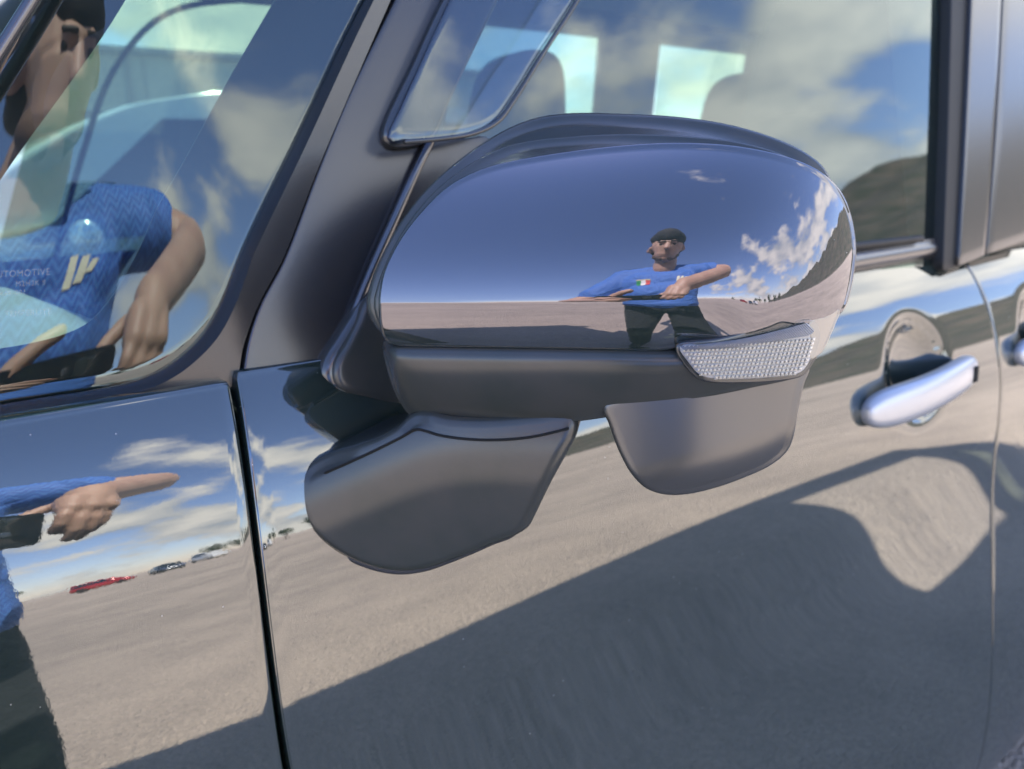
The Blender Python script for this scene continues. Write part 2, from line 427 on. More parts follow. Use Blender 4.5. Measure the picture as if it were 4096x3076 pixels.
# ---- lower body: fender, front door, rear door
fx = zline([(927, 1595), (937, 1747), (980, 2026), (1030, 2410), (1087, 2864), (1115, 3076)])
dxl = zline([(972, 1572), (984, 1665), (1030, 2026), (1076, 2410), (1136, 2848), (1160, 3076)])
def gapfit(fn):
    # straightens the measured line into a smooth one
    zs = np.linspace(.90, 1.085, 30); c = np.polyfit(zs, [fn(z) for z in zs], 2)
    return lambda z: float(np.polyval(c, z)) if z > .88 else float(np.polyval(c, .88) + (.88 - z) * .02)
fxs, dxs = gapfit(fx), gapfit(dxl)
RSH = 1.075                                          # rear shut line of the front door
def belt(x): return 1.094 - .022 * (x - .14)
def ftop(x): return 1.089 + .012 * (.13 - x) * 2
HC = (.872, .968)                                    # door handle recess centre
def dent(x, z, hx=HC[0], hz=HC[1]):
    u = (x - hx + .004) / .062; v = (z - hz - .004) / .050; d = u * u + v * v
    return .020 * math.exp(-(d ** 2.8)) * (1 - .25 * d * (d < 1)) if d < 4 else 0
def dside(x, z): return side(x, z) + dent(x, z)

def span(vals): return vals
def fender():
    rows = []
    for v in np.linspace(0, 1, 150):
        row = []
        for u in np.linspace(0, 1, 70):
            x0 = -.45; zb, = (.32,)
            # returned crown towards the bonnet at the top
            z = zb + (1.0 - zb) * (v / .55) if v < .55 else None
            if z is None: z = 1.0 + (v - .55) / .45 * (ftop(.1) - 1.0)
            x1 = fxs(z); x = x0 + (x1 - x0) * (u ** .6)
            row.append(np.array([x, side(x, z), z]))
        rows.append(row)
    grid_panel('front_fender', rows, M['paint'], r=.0022)
fender()
def door():
    xs_u = list(np.linspace(0, .55, 60)) + list(np.linspace(.56, 1, 110))
    zs = list(np.linspace(.30, .86, 50)) + list(np.linspace(.865, 1.0, 70)[0:])
    rows = []
    nv = len(zs) + 40
    for i in range(nv):
        row = []
        for u in xs_u:
            if i < len(zs): z = zs[i]
            x1 = RSH
            if i >= len(zs):
                s = (i - len(zs) + 1) / 40
                xg = dxs(1.05) + (x1 - dxs(1.05)) * u
                z = 1.0 + s * (belt(xg) - 1.0)
            xl = dxs(z); x = xl + (x1 - xl) * u
            # soft rounded upper rear corner
            row.append(np.array([x, dside(x, z), z]))
        rows.append(row)
    return grid_panel('front_door', rows, M['paint'], r=.0014)
DOOR = door()
def rear_door():
    rows = []
    for z in list(np.linspace(.30, .9, 40)) + list(np.linspace(.91, 1.0, 20)) + list(np.linspace(1.004, 1.074, 24)):
        rows.append([np.array([x, side(x, z) + dent(x, z, 1.235, .955), z]) for x in np.linspace(RSH + .006, 1.95, 120)])
    return grid_panel('rear_door', rows, M['paint'], r=.0014)
RDOOR = rear_door()
# rear quarter and rocker
rows = [[np.array([x, side(x, z) + .0, z]) for x in np.linspace(1.956, 4.18, 40)] for z in np.linspace(.30, 1.06, 40)]
grid_panel('rear_quarter_panel', rows, M['paint'])
rows = [[np.array([x, side(x, .295) + .004 + (.295 - z) * .55, z]) for x in np.linspace(-.1, 2.2, 60)] for z in np.linspace(.20, .294, 8)]
grid_panel('rocker_panel', rows, M['paint'], depth=.10)
# dark inner body behind the gaps
rows = [[np.array([x, side(x, z) + .045, z]) for x in np.linspace(-.4, 4.1, 60)] for z in np.linspace(.26, 1.07, 40)]
grid_panel('inner_body', rows, M['dark'], depth=.02)

# ---- quarter window -----------------------------------------------------------
QG = [(1760, -800), (1480, -40), (1395, 135), (1180, 590), (1060, 830), (981, 1000), (899, 1203), (823, 1335), (696, 1456), (570, 1519), (380, 1563), (209, 1589), (0, 1623), (-330, 1670), (-520, 1600), (-420, 1150), (-60, 330), (120, 0), (500, -800)]
qo = px_outline(QG, glassY, 0, 200)
QGL = star_panel('quarter_window', qo, on(glassY, 0), M['glass'], r=.0006, depth=.0035, rings=16, auto=40)
clear_ = [(1560, -800), (1101, 0), (924, 304), (734, 652), (633, 829), (557, 1000), (443, 1196), (354, 1291), (266, 1335), (127, 1373), (0, 1395), (-200, 1425), (-290, 1370), (-240, 1100), (0, 722), (503, 0), (900, -800)]
def ring_panel(name, outer, inner, f, mat, parent, depth=.0012, n=200):
    """flat band between two closed outlines (same surface)"""
    c = sum(inner) / len(inner)
    io = []
    # match by angle around c
    ang = lambda q: math.atan2(q[1] - c[1], q[0] - c[0])
    def cast(poly, a):
        d = np.array([math.cos(a), math.sin(a)]); best = None
        for i in range(len(poly)):
            p, q = poly[i] - c, poly[(i + 1) % len(poly)] - c; e = q - p
            den = d[0] * e[1] - d[1] * e[0]
            if abs(den) < 1e-12: continue
            t = (p[0] * e[1] - p[1] * e[0]) / den; s = (p[0] * d[1] - p[1] * d[0]) / den
            if t > 0 and -1e-9 <= s <= 1 + 1e-9 and (best is None or t < best): best = t
        return c + d * best if best else None
    verts, faces = [], []
    aa = sorted(set([round(ang(q), 5) for q in inner] + [round(ang(q), 5) for q in outer])); prs = []
    for a in aa:
        i_, o_ = cast(inner, a), cast(outer, a)
        if i_ is None or o_ is None: continue
        prs.append((i_, o_))
    m = len(prs)
    for i_, o_ in prs:
        for s in (0, .5, 1): verts.append(f(i_ + (o_ - i_) * s))
    for i_, o_ in prs:
        for s in (0, .5, 1): verts.append(f(i_ + (o_ - i_) * s) + np.array([0, depth, 0]))
    for k in range(m):
        k2 = (k + 1) % m
        for s in (0, 1):
            faces.append((k * 3 + s, k * 3 + s + 1, k2 * 3 + s + 1, k2 * 3 + s))
            b_ = m * 3; faces.append((b_ + k * 3 + s, b_ + k2 * 3 + s, b_ + k2 * 3 + s + 1, b_ + k * 3 + s + 1))
        b_ = m * 3
        faces.append((k * 3, k2 * 3, b_ + k2 * 3, b_ + k * 3)); faces.append((k * 3 + 2, b_ + k * 3 + 2, b_ + k2 * 3 + 2, k2 * 3 + 2))
    return part(name, verts, faces, mat, parent, auto=40)
cc = px_outline(clear_, glassY, .0045, 160)
ring_panel('ceramic_border', qo, cc, on(glassY, .0048), M['frit'], QGL)
# frame moulding round the glass: chamfer, then flat satin trim, then the lower rubber strip
def strip(name, inner_px, outer_px, f_in, f_out, mat, parent=None, closed=False, mid=None, thick=.012):
    a = resample(catmull(inner_px, 8, closed), 90, closed); b = resample(catmull(outer_px, 8, closed), 90, closed)
    verts, faces = [], []; n = len(a)
    for p, q in zip(a, b):
        A, B = f_in(p), f_out(q); verts += [A + np.array([0, thick, 0]), A, (A + B) / 2 + (np.array(mid) if mid is not None else 0), B, B + np.array([0, thick, 0])]
    for i in range(n - 1):
        for s in range(4): faces.append((i * 5 + s, i * 5 + s + 1, i * 5 + 6 + s, i * 5 + 5 + s))
    return part(name, verts, faces, mat, parent, auto=50)
on_px = lambda surf, off: (lambda p: hit(p[0], p[1], surf, off))
edge_in = [(1490, -50), (1395, 135), (1180, 590), (1060, 830), (981, 1000), (899, 1203), (823, 1335), (696, 1456), (570, 1519), (380, 1563), (209, 1589), (0, 1623), (-250, 1660)]
edge_mid = [(1520, -50), (1425, 145), (1215, 600), (1095, 850), (1020, 1010), (940, 1225), (860, 1365), (722, 1492), (585, 1560), (390, 1606), (215, 1634), (0, 1668), (-250, 1705)]
edge_out = [(1585, -50), (1405, 360), (1268, 685), (1135, 1030), (1098, 1100), (1030, 1228), (975, 1380), (930, 1545), (800, 1574), (560, 1620), (380, 1655), (0, 1728), (-250, 1775)]
strip('window_chamfer', edge_in, edge_mid, on_px(glassY, -.001), on_px(upper, -.004), M['trim'])
strip('window_surround', edge_mid, edge_out, on_px(upper, -.0042), on_px(upper, -.001), M['film'])
strip('lower_seal', [(926, 1553), (800, 1580), (560, 1627), (380, 1662), (0, 1735), (-250, 1782)], [(929, 1592), (800, 1618), (560, 1665), (380, 1700), (0, 1772), (-250, 1818)], on_px(upper, .001), on_px(upper, .004), M['rubber'], mid=(0, .004, 0))
# front edge moulding of the quarter glass
tube('front_pillar_moulding', [hit(px, py, upper, -.004) for px, py in catmull([(440, -500), (130, 0), (0, 205), (-260, 620), (-540, 1200)], 6, False)], .0032, M['trim'])

# ---- door sash, sail panel, ridge ---------------------------------------------
SASH = [(1790, -400), (1600, -10), (1415, 360), (1280, 690), (1143, 1050), (1050, 1228), (1000, 1380), (975, 1560), (1060, 1541), (1160, 1523), (1345, 1492), (1620, 1450), (1640, 1200), (1680, 1000), (1780, 720), (1800, 590), (1700, 560), (1620, 540), (1640, 420), (1850, -30), (2040, -400)]
so_ = px_outline(SASH, upper, 0, 150, smooth=False)
def strip_rows(lp, rp, f, n=60, m=14):
    a = resample(lp, n, False); b = resample(rp, n, False)
    return [[f(p + (q - p) * s) for s in np.linspace(0, 1, m)] for p, q in zip(a, b)]
lft = catmull([(1790, -400), (1597, -10), (1415, 360), (1280, 690), (1143, 1050), (1050, 1228), (1002, 1380), (977, 1556)], 8, False)
rgt = catmull([(2040, -400), (1845, -20), (1640, 440), (1720, 575), (1690, 700), (1640, 900), (1620, 1150), (1610, 1450)], 8, False)
grid_panel('door_sash', strip_rows(lft, rgt, on_px(upper, 0)), M['film'], r=.0015)
bk_l = catmull([(1640, -400), (1480, -10), (1330, 330), (1200, 640), (1060, 1000), (960, 1228), (915, 1380), (890, 1545)], 8, False)
bk_r = catmull([(1830, -400), (1640, -10), (1460, 360), (1330, 690), (1190, 1050), (1100, 1228), (1050, 1380), (1020, 1545)], 8, False)
grid_panel('pillar_backing', strip_rows(bk_l, bk_r, on_px(upper, .016)), M['dark'], r=.001)
# narrow lip under the sash, above the door skin
tube('sash_ridge', [hit(px, py, upper, -.0035) for px, py in catmull([(1722, 560), (1660, 690), (1580, 870), (1500, 1050), (1430, 1220), (1400, 1300)], 6, False)], .0030, M['trim'])
SAIL = [(1735, 566), (1860, 560), (1960, 560), (1960, 900), (1800, 1200), (1560, 1300), (1430, 1330), (1470, 1180), (1560, 960), (1660, 720)]
star_panel('sail_patch', px_outline(SAIL, upper, -.003, 90), on(upper, -.003), M['film'], r=.001, depth=.006)
# blackout strip on the sash front of the glass and the smoked visor over it
MOL = [(2060, -400), (1832, -20), (1700, 260), (1578, 535), (1590, 562), (1700, 556), (1742, 530), (1800, 400), (2000, -20), (2190, -400)]
mo = px_outline(MOL, upper, -.010, 120)
star_panel('sash_moulding', mo, on(upper, -.006), M['smooth_plastic'], r=.004, depth=.012, center=(sum(mo) / len(mo)))
# ---- front door glass ----------------------------------------------------------
DG = [(1700, 560), (1600, 420), (1850, -30), (2200, -700), (3850, -700), (3822, 0), (3795, 900), (3790, 1075), (3500, 1120), (3200, 1200), (2600, 1280), (1900, 1380), (1700, 1300)]
dgo = px_outline(DG, glassY, .004, 160, smooth=False)
DGL = star_panel('door_window', dgo, on(glassY, .004), M['glass'], r=.0006, depth=.0035, rings=18, auto=40)
VIS = [(2700, -700), (2310, 0), (2180, 200), (2062, 390), (1990, 486), (1900, 532), (1760, 556), (1650, 565), (1585, 556), (1640, 420), (1830, 0), (2180, -700)]
vo = px_outline(VIS, upper, -.022, 140)
VISR = star_panel('window_visor', vo, on(upper, -.0165), M['visor'], r=.0012, depth=.0026, auto=40)
tube('visor_edge', [hit(px, py, upper, -.018) for px, py in catmull([(2700, -700), (2310, 0), (2180, 200), (2062, 390), (1990, 486), (1900, 532), (1760, 556), (1620, 568)], 8, False)], .0016, M['smooth_plastic'], VISR, 6)
# belt moulding (front door and rear door), rubber run and pillar strips
def belt_mould(name, x0, x1, mat, zlo, zhi, out_):
    rows = []
    for s in np.linspace(0, 1, 9):
        row = []
        for x in np.linspace(x0, x1, 60):
            z = belt(x) + zlo + (zhi - zlo) * s
            b_ = side(x, belt(x)); g = glassY(x, belt(x) + zhi)
            y = b_ + (g - b_) * s - out_ * math.sin(math.pi * min(s * 1.15, 1)) ** .7
            row.append(np.array([x, y, z]))
        rows.append(row)
    return grid_panel(name, rows, mat, r=.001, depth=.006)
belt_mould('belt_moulding', .26, RSH - .001, M['trim'], .003, .026, .006)
belt_mould('belt_moulding', RSH + .006, 1.95, M['trim'], .003, .026, .006)
tube('belt_rubber', [np.array([x, glassY(x, belt(x) + .029) - .003, belt(x) + .029]) for x in np.linspace(.3, .95, 30)], .004, M['rubber'])
def pillar(name, lp, rp, mat, off, r=.0015, depth=.012):
    return grid_panel(name, strip_rows(catmull(lp, 8, False), catmull(rp, 8, False), on_px(upper, off), 40, 10), mat, r=r, depth=depth)
pillar('window_run_rubber', [(3818, -700), (3808, 0), (3792, 600), (3775, 1080)], [(3900, -700), (3882, 0), (3858, 600), (3835, 1062)], M['rubber'], .002)
pillar('rear_sash', [(3906, -700), (3888, 0), (3863, 600), (3838, 1060)], [(4030, -700), (4004, 0), (3972, 600), (3938, 1018)], M['film'], -.003)
pillar('rear_door_sash', [(4040, -700), (4014, 0), (3982, 600), (3948, 1014)], [(4330, -700), (4290, 0), (4230, 600), (4190, 930)], M['film'], -.003)

# ------------------------------------------------------------------ side mirror
DM = .355; SCALE = DM / FPX
M0 = CAM + DM * ray(2600, 1200)
E3 = -np.array([ray(2600, 1200)[0], ray(2600, 1200)[1], 0]); E3 /= np.linalg.norm(E3)
E2 = np.array([0, 0, 1.0]); E1 = np.cross(E2, E3)
if np.dot(E1, RT) < 0: E1 = -E1
def mw_(a, b, c): return M0 + a * E1 + b * E2 + c * E3
def to_ab(px, py, cf):
    d = ray(px, py); c = 0.0
    for _ in range(12):
        k = (np.dot(M0 - CAM, E3) + c) / np.dot(d, E3); p = CAM + d * k - M0
        a, b = np.dot(p, E1), np.dot(p, E2); c = cf(a, b)
    return np.array([a, b])
ag = np.linspace(-.20, .16, 721)
kap = 1 / 3.0 + (1 / .36 - 1 / 3.0) / (1 + np.exp(-(ag + .045) / .008)) + (1 / .080 - 1 / .36) / (1 + np.exp(-(ag - .012) / .010))
yawg = np.cumsum(kap) * (ag[1] - ag[0]); yawg -= np.interp(0, ag, yawg); yawg = np.clip(yawg, -1.2, 1.2)
Ag = -np.cumsum(np.tan(yawg)) * (ag[1] - ag[0]); Ag -= np.interp(0, ag, Ag)
def Acap(a): return float(np.interp(a, ag, Ag))
bgd = np.linspace(-.16, .14, 1201)
tb = rad(8) + bgd / .095 + 230 * np.maximum(bgd - .042, 0) ** 2
Bup = -np.cumsum(np.tan(np.clip(tb, -1.1, 1.1))) * (bgd[1] - bgd[0]); Bup -= np.interp(0, bgd, Bup)
tl = np.where(bgd >= 0, tb, rad(-1.0) + bgd / .055)
Blo = -np.cumsum(np.tan(np.clip(tl, -1.1, 1.1))) * (bgd[1] - bgd[0]); Blo -= np.interp(0, bgd, Blo)
def sstep(x, a, b):
    t = min(max((x - a) / (b - a), 0), 1); return t * t * (3 - 2 * t)
def Ccap(a, b):
    w = sstep(a, .012, .052)
    return Acap(a) + (1 - w) * float(np.interp(b, bgd, Blo)) + w * float(np.interp(b, bgd, Bup))
def Csm(a, b): return Acap(a) + float(np.interp(b, bgd, Bup))
TOPC = [(1525, 1202), (1538, 1120), (1572, 1035), (1635, 930), (1720, 830), (1800, 757), (1900, 703), (2000, 670), (2150, 640), (2400, 606), (2650, 588), (2850, 592), (3000, 610), (3150, 645), (3270, 698), (3345, 765), (3388, 850), (3408, 940), (3413, 1010)]
BOTC = [(1525, 1206), (1529, 1290), (1545, 1348), (1585, 1370), (1700, 1375), (2000, 1379), (2400, 1386), (2640, 1390), (2760, 1370), (2900, 1350), (3000, 1322), (3070, 1298), (3120, 1280), (3190, 1290), (3240, 1285), (3300, 1265), (3360, 1240), (3395, 1140), (3413, 1014)]
mirror = None
def cap_mesh():
    tp = np.array(catmull(TOPC, 10, False)); bt = np.array(catmull(BOTC, 10, False))
    u = (1 - np.cos(np.linspace(0, math.pi, 150))) / 2
    xs = 1525.5 + (3412.5 - 1525.5) * u
    yt = np.interp(xs, tp[:, 0], tp[:, 1]); yb = np.interp(xs, bt[:, 0], bt[:, 1])
    rows = []
    nv = 40
    for j in range(2 * nv + 1):
        row = []
        for i, x in enumerate(xs):
            yc = 1205 if True else 0
            ym = min(max(yc + (x - 1525) * .012, yt[i] + .3 * (yb[i] - yt[i])), yb[i] - .02 * (yb[i] - yt[i]))
            y = yb[i] + (ym - yb[i]) * (j / nv) if j <= nv else ym + (yt[i] - ym) * ((j - nv) / nv)
            q = to_ab(x, y, Ccap)
            row.append(mw_(q[0], q[1], Ccap(*q)))
        rows.append(row)
    return rows
inw = lambda p: -E3
def mgrid(name, rows, mat, r, depth, parent=None, auto=None):
    return grid_panel(name, rows, mat, inward=-E3, r=r, depth=depth, parent=parent, auto=auto)

# main lower housing carries the other pieces
HTOP = [(1536, 1380), (1560, 1378), (1700, 1379), (2000, 1383), (2400, 1390), (2700, 1396), (2900, 1385), (3100, 1350), (3240, 1310), (3268, 1400)]
HBOT = [(1536, 1382), (1562, 1490), (1600, 1590), (1650, 1660), (1720, 1692), (1800, 1704), (1900, 1711), (2050, 1708), (2250, 1682), (2440, 1655), (2700, 1600), (3000, 1540), (3200, 1488), (3268, 1410)]
def housing():
    tp = np.array(catmull(HTOP, 10, False)); bt = np.array(catmull(HBOT, 10, False))
    u = (1 - np.cos(np.linspace(0, math.pi, 110))) / 2; xs = 1537 + (3267 - 1537) * u
    rows = []; vv = list(np.linspace(0, .2, 14)) + list(np.linspace(.22, 1, 34))
    for v in vv:
        row = []
        for x in xs:
            y1 = np.interp(x, tp[:, 0], tp[:, 1]); y2 = np.interp(x, bt[:, 0], bt[:, 1]); y = y1 + (y2 - y1) * v
            hgt = (y2 - y1) * SCALE
            edge = min((x - 1537) / 60, (3267 - x) / 60, 1)
            mm = v * hgt
            c0 = -.0075
            dc = c0 + .0078 * (1 - math.exp(-mm / .0036)) - .42 * hgt * v ** 2.2 - .10 * mm
            dc -= .008 * (1 - math.sqrt(max(1 - (1 - edge) ** 2, 0)))
            cf = lambda a, b, dc=dc: Acap(a) + dc
            q = to_ab(x, y, cf); row.append(mw_(q[0], q[1], cf(*q)))
        rows.append(row)
    return mgrid('side_mirror', rows, M['plastic'], .002, .055)
mirror = housing()
mirror['label'] = 'door mirror with glossy black cap and grained lower housing'
mgrid('mirror_cap', cap_mesh(), M['cap_paint'], .0020, .020, mirror, auto=None)
def crease_sharp(o):
    pass
RIM = [(1488, 1235), (1500, 1150), (1545, 1040), (1625, 900), (1740, 760), (1900, 625), (2050, 535), (2160, 497), (2280, 482), (2500, 486), (2700, 498), (2900, 528), (3080, 580), (3210, 640), (3280, 700), (3320, 800), (3330, 950), (3310, 1150), (3150, 1280), (2700, 1340), (2000, 1340), (1560, 1330)]
def mstar(name, pts, cf, mat, r, depth, rings=14, n=140, center_px=None, smooth=True, parent=None, auto=None, inward=None):
    p = resample(catmull(pts, 8) if smooth else pts, n)
    o2 = [to_ab(q[0], q[1], cf) for q in p]
    c = to_ab(center_px[0], center_px[1], cf) if center_px else None
    return star_panel(name, o2, lambda q: mw_(q[0], q[1], cf(q[0], q[1])), mat, inward=-E3 if inward is None else inward, r=r, depth=depth, rings=rings, center=c, parent=parent or mirror, auto=auto)
mstar('rim_housing', RIM, lambda a, b: Acap(a) + float(np.interp(b, bgd, Bup)) - .0065 - .10 * max(b - .05, 0), M['plastic'], .004, .06, center_px=(2450, 950))
RIM2 = [(1506, 1228), (1520, 1150), (1562, 1040), (1640, 905), (1755, 770), (1910, 655), (2060, 590), (2300, 560), (2500, 552), (2750, 562), (2950, 585), (3120, 632), (3230, 690), (3300, 755), (3330, 850), (3340, 950), (3320, 1150), (3150, 1280), (2700, 1340), (2000, 1340), (1560, 1330)]
mstar('rim_step', RIM2, lambda a, b: Acap(a) + float(np.interp(b, bgd, Bup)) - .0042 - .05 * max(b - .05, 0), M['plastic'], .002, .02, center_px=(2450, 950))
# swivel collar and foot
FOOT = [(1668, 1690), (1612, 1740), (1520, 1790), (1430, 1822), (1330, 1850), (1255, 1890), (1217, 1940), (1212, 2000), (1240, 2075), (1300, 2145), (1390, 2205), (1490, 2246), (1590, 2262), (1690, 2252), (1800, 2215), (1950, 2155), (2075, 2100), (2095, 2065), (2160, 1930), (2230, 1800), (2266, 1730), (2268, 1690), (2150, 1700), (1950, 1716), (1800, 1712)]
def Cf2(a, b):
    l1 = -.0777 + .48 * (a + .145); l2 = -.0590 + .02 * (a + .10); k = .004
    rl = -k * math.log(math.exp(-l1 / k) + math.exp(-l2 / k))
    w = rl - b                                   # distance below the shoulder line
    f_ = .40 * w - w * w / (2 * .062) if w > 0 else .85 * w - .45 * .006 * (1 - math.exp(w / .006))
    if w > .036: f_ = .40 * .036 - .036 ** 2 / .124 - .18 * (w - .036)
    return -.024 + .04 * (a + .155) + f_
mstar('mount_foot', FOOT, Cf2, M['plastic'], .005, .05, rings=26, n=180, center_px=(1740, 1960))
FLG = [(1640, 1735), (1520, 1792), (1330, 1848), (1240, 1888), (1196, 1945), (1192, 2005), (1222, 2088), (1285, 2163), (1380, 2228), (1485, 2272), (1590, 2290), (1695, 2278), (1805, 2240), (1955, 2176), (2060, 2120), (1900, 1900)]
mstar('foot_flange', FLG, lambda a, b: Cf2(a, b) - .006, M['trim'], .002, .04, rings=20, n=150, center_px=(1640, 2010))
tube('seam_ring', [mw_(q[0], q[1], Cf2(*q) + .0006) for q in [to_ab(x, y, Cf2) for x, y in catmull([(1300, 1890), (1400, 1846), (1500, 1800), (1600, 1750), (1664, 1716), (1700, 1722), (1760, 1740), (1880, 1756), (2000, 1758), (2130, 1746), (2276, 1712)], 8, False)]], .0007, M['dark'], mirror, 6)
# under-mirror housing
UND = [(2436, 1632), (2456, 1690), (2482, 1765), (2510, 1830), (2545, 1890), (2595, 1940), (2660, 1962), (2740, 1962), (2850, 1938), (2960, 1900), (3070, 1850), (3130, 1800), (3150, 1760), (3170, 1650), (3195, 1540), (3215, 1470), (3100, 1480), (2900, 1540), (2650, 1590)]
def Cund(a, b):
    r_ = (b + .075)
    roll = -9.0 * max(-.073 - (b + .16 * (a - .01)) , 0) ** 1 * .12 if False else -16 * max(-.070 - (b - .26 * (a - .03)), 0) ** 2
    return Acap(a) - .012 - .02 * b - .04 * sstep(-a, -.012, .03) * 0 + roll
mstar('under_mirror_housing', UND, Cund, pbr('satin_under_mirror', (.040, .042, .038), rough=.30, ior=2.05), .003, .045, rings=18, n=150, center_px=(2820, 1720))
# gasket between mirror arm and door
GASK = [(1492, 1228), (1452, 1290), (1400, 1375), (1350, 1455), (1340, 1500), (1356, 1540), (1420, 1578), (1520, 1610), (1630, 1632), (1720, 1600), (1720, 1450), (1660, 1300), (1580, 1220)]
star_panel('arm_gasket', px_outline(GASK, upper, -.012, 110), on(upper, -.0095), M['smooth_plastic'], r=.0055, depth=.02, parent=mirror)
ARM = [(1510, 1215), (1470, 1300), (1420, 1400), (1380, 1470), (1390, 1535), (1480, 1570), (1640, 1615), (1760, 1590), (1740, 1400), (1640, 1240)]
star_panel('mirror_arm', px_outline(ARM, upper, -.016, 100), on(upper, -.0135), M['plastic'], r=.004, depth=.02, parent=mirror)

# turn signal lamp: dark well, prism field, ribbed upper band, clear cover and end cap
LENS = [(2724, 1390), (2760, 1450), (2800, 1495), (2850, 1510), (2950, 1512), (3080, 1505), (3200, 1486), (3235, 1440), (3258, 1370), (3240, 1325), (3150, 1345), (3000, 1370), (2850, 1386)]
def Clens(off): return lambda a, b: Acap(a) - .0005 + off - .10 * (b + .02) * 0
WELL = [(2712, 1388), (2745, 1460), (2795, 1510), (2850, 1524), (2960, 1526), (3090, 1520), (3210, 1496), (3250, 1440), (3272, 1360), (3262, 1300), (3180, 1292), (3120, 1283), (3060, 1302), (2960, 1340), (2850, 1366)]
mstar('lamp_well', WELL, Clens(.0006), M['smooth_plastic'], .001, .008, rings=8, n=90, center_px=(3000, 1430))
M['prism'] = pbr('prismatic_reflector', (.95, .91, .80), rough=.20, metal=.35)
def prism_field():
    """rows and columns of small four-sided prisms"""
    L_ = np.array(resample(catmull(LENS, 8), 200)); verts, faces = [], []
    def inside(x, y):
        c = False; j = len(L_) - 1
        for i in range(len(L_)):
            if (L_[i][1] > y) != (L_[j][1] > y) and x < (L_[j][0] - L_[i][0]) * (y - L_[i][1]) / (L_[j][1] - L_[i][1]) + L_[i][0]: c = not c
            j = i
        return c
    cf = Clens(.0014); cfp = Clens(.0036)
    def P(u, v, c_):
        # u across, v down; columns lean like the moulded ones
        x = 2720 + u * 16.5 - v * 5.2; y = 1362 + v * 16.0 + (3240 - x) * .012 - .000085 * (x - 2720) ** 2 * .9 + 10
        q = to_ab(x, y, c_); return mw_(q[0], q[1], c_(*q)), x, y
    for u in range(0, 52):
        for v in range(0, 14):
            m_, x, y = P(u + .5, v + .5, cfp)
            if not inside(x, y): continue
            q = [P(u + .06, v + .07, cf)[0], P(u + .94, v + .07, cf)[0], P(u + .94, v + .93, cf)[0], P(u + .06, v + .93, cf)[0]]
            b = len(verts); verts += q + [P(u + .35, v + .40, cfp)[0]]
            faces += [(b, b + 1, b + 4), (b + 1, b + 2, b + 4), (b + 2, b + 3, b + 4), (b + 3, b, b + 4)]
    return part('prism_field', verts, faces, M['prism'], mirror, smooth=False)
PF = prism_field(); PF['kind'] = 'stuff'
mstar('reflector_plate', LENS, Clens(.0013), pbr('dull_reflector', (.40, .40, .40), rough=.3, metal=.3), .0005, .004, rings=6, n=90, center_px=(3000, 1440))
RIB = [(2722, 1384), (2800, 1378), (2900, 1366), (3000, 1350), (3120, 1322), (3235, 1292), (3250, 1320), (3240, 1336), (3130, 1358), (3000, 1380), (2860, 1396), (2735, 1404)]
M['smoke'] = glass('smoky_lamp_plastic', (.55, .58, .62), 1.6)
def rib_band():
    t_ = np.array(resample(catmull(RIB[:6], 8, False), 121, False)); b_ = np.array(resample(catmull(RIB[6:][::-1], 8, False), 121, False))
    verts, faces = [], []
    for i in range(121):
        dz = .0020 + (.0009 if i % 2 else 0)
        for s in (0, .5, 1):
            p = t_[i] + (b_[i] - t_[i]) * s + np.array([14 * s - 7, 0]); cf = Clens(dz + .0010 * math.sin(math.pi * s)); q = to_ab(p[0], p[1], cf); verts.append(mw_(q[0], q[1], cf(*q)))
    for i in range(120):
        for s in (0, 1): faces.append((i * 3 + s, i * 3 + s + 1, i * 3 + 4 + s, i * 3 + 3 + s))
    return part('ribbed_band', verts, faces, pbr('grey_ribbed_plastic', (.46, .48, .52), rough=.18, metal=.4), mirror, smooth=False)
rib_band()
mstar('lens_cover', [(2720, 1384), (2850, 1380), (3000, 1352), (3150, 1318), (3248, 1288), (3275, 1330), (3262, 1400), (3238, 1450), (3204, 1492), (3080, 1510), (2950, 1516), (2850, 1513), (2797, 1498), (2758, 1452)], Clens(.0042), M['clear'], .0008, .0035, rings=10, n=110, center_px=(3000, 1430))
ENDC = [(3240, 1292), (3300, 1272), (3352, 1246), (3340, 1280), (3312, 1345), (3285, 1400), (3262, 1420), (3240, 1432), (3246, 1370)]
mstar('lens_end', ENDC, lambda a, b: Acap(a) + .0010, pbr('cream_reflection_plastic', (.42, .37, .28), rough=.2, ior=1.6), .0012, .012, rings=8, n=70, center_px=(3285, 1340))  # cream base colour stands in for ground reflected in the clear piece

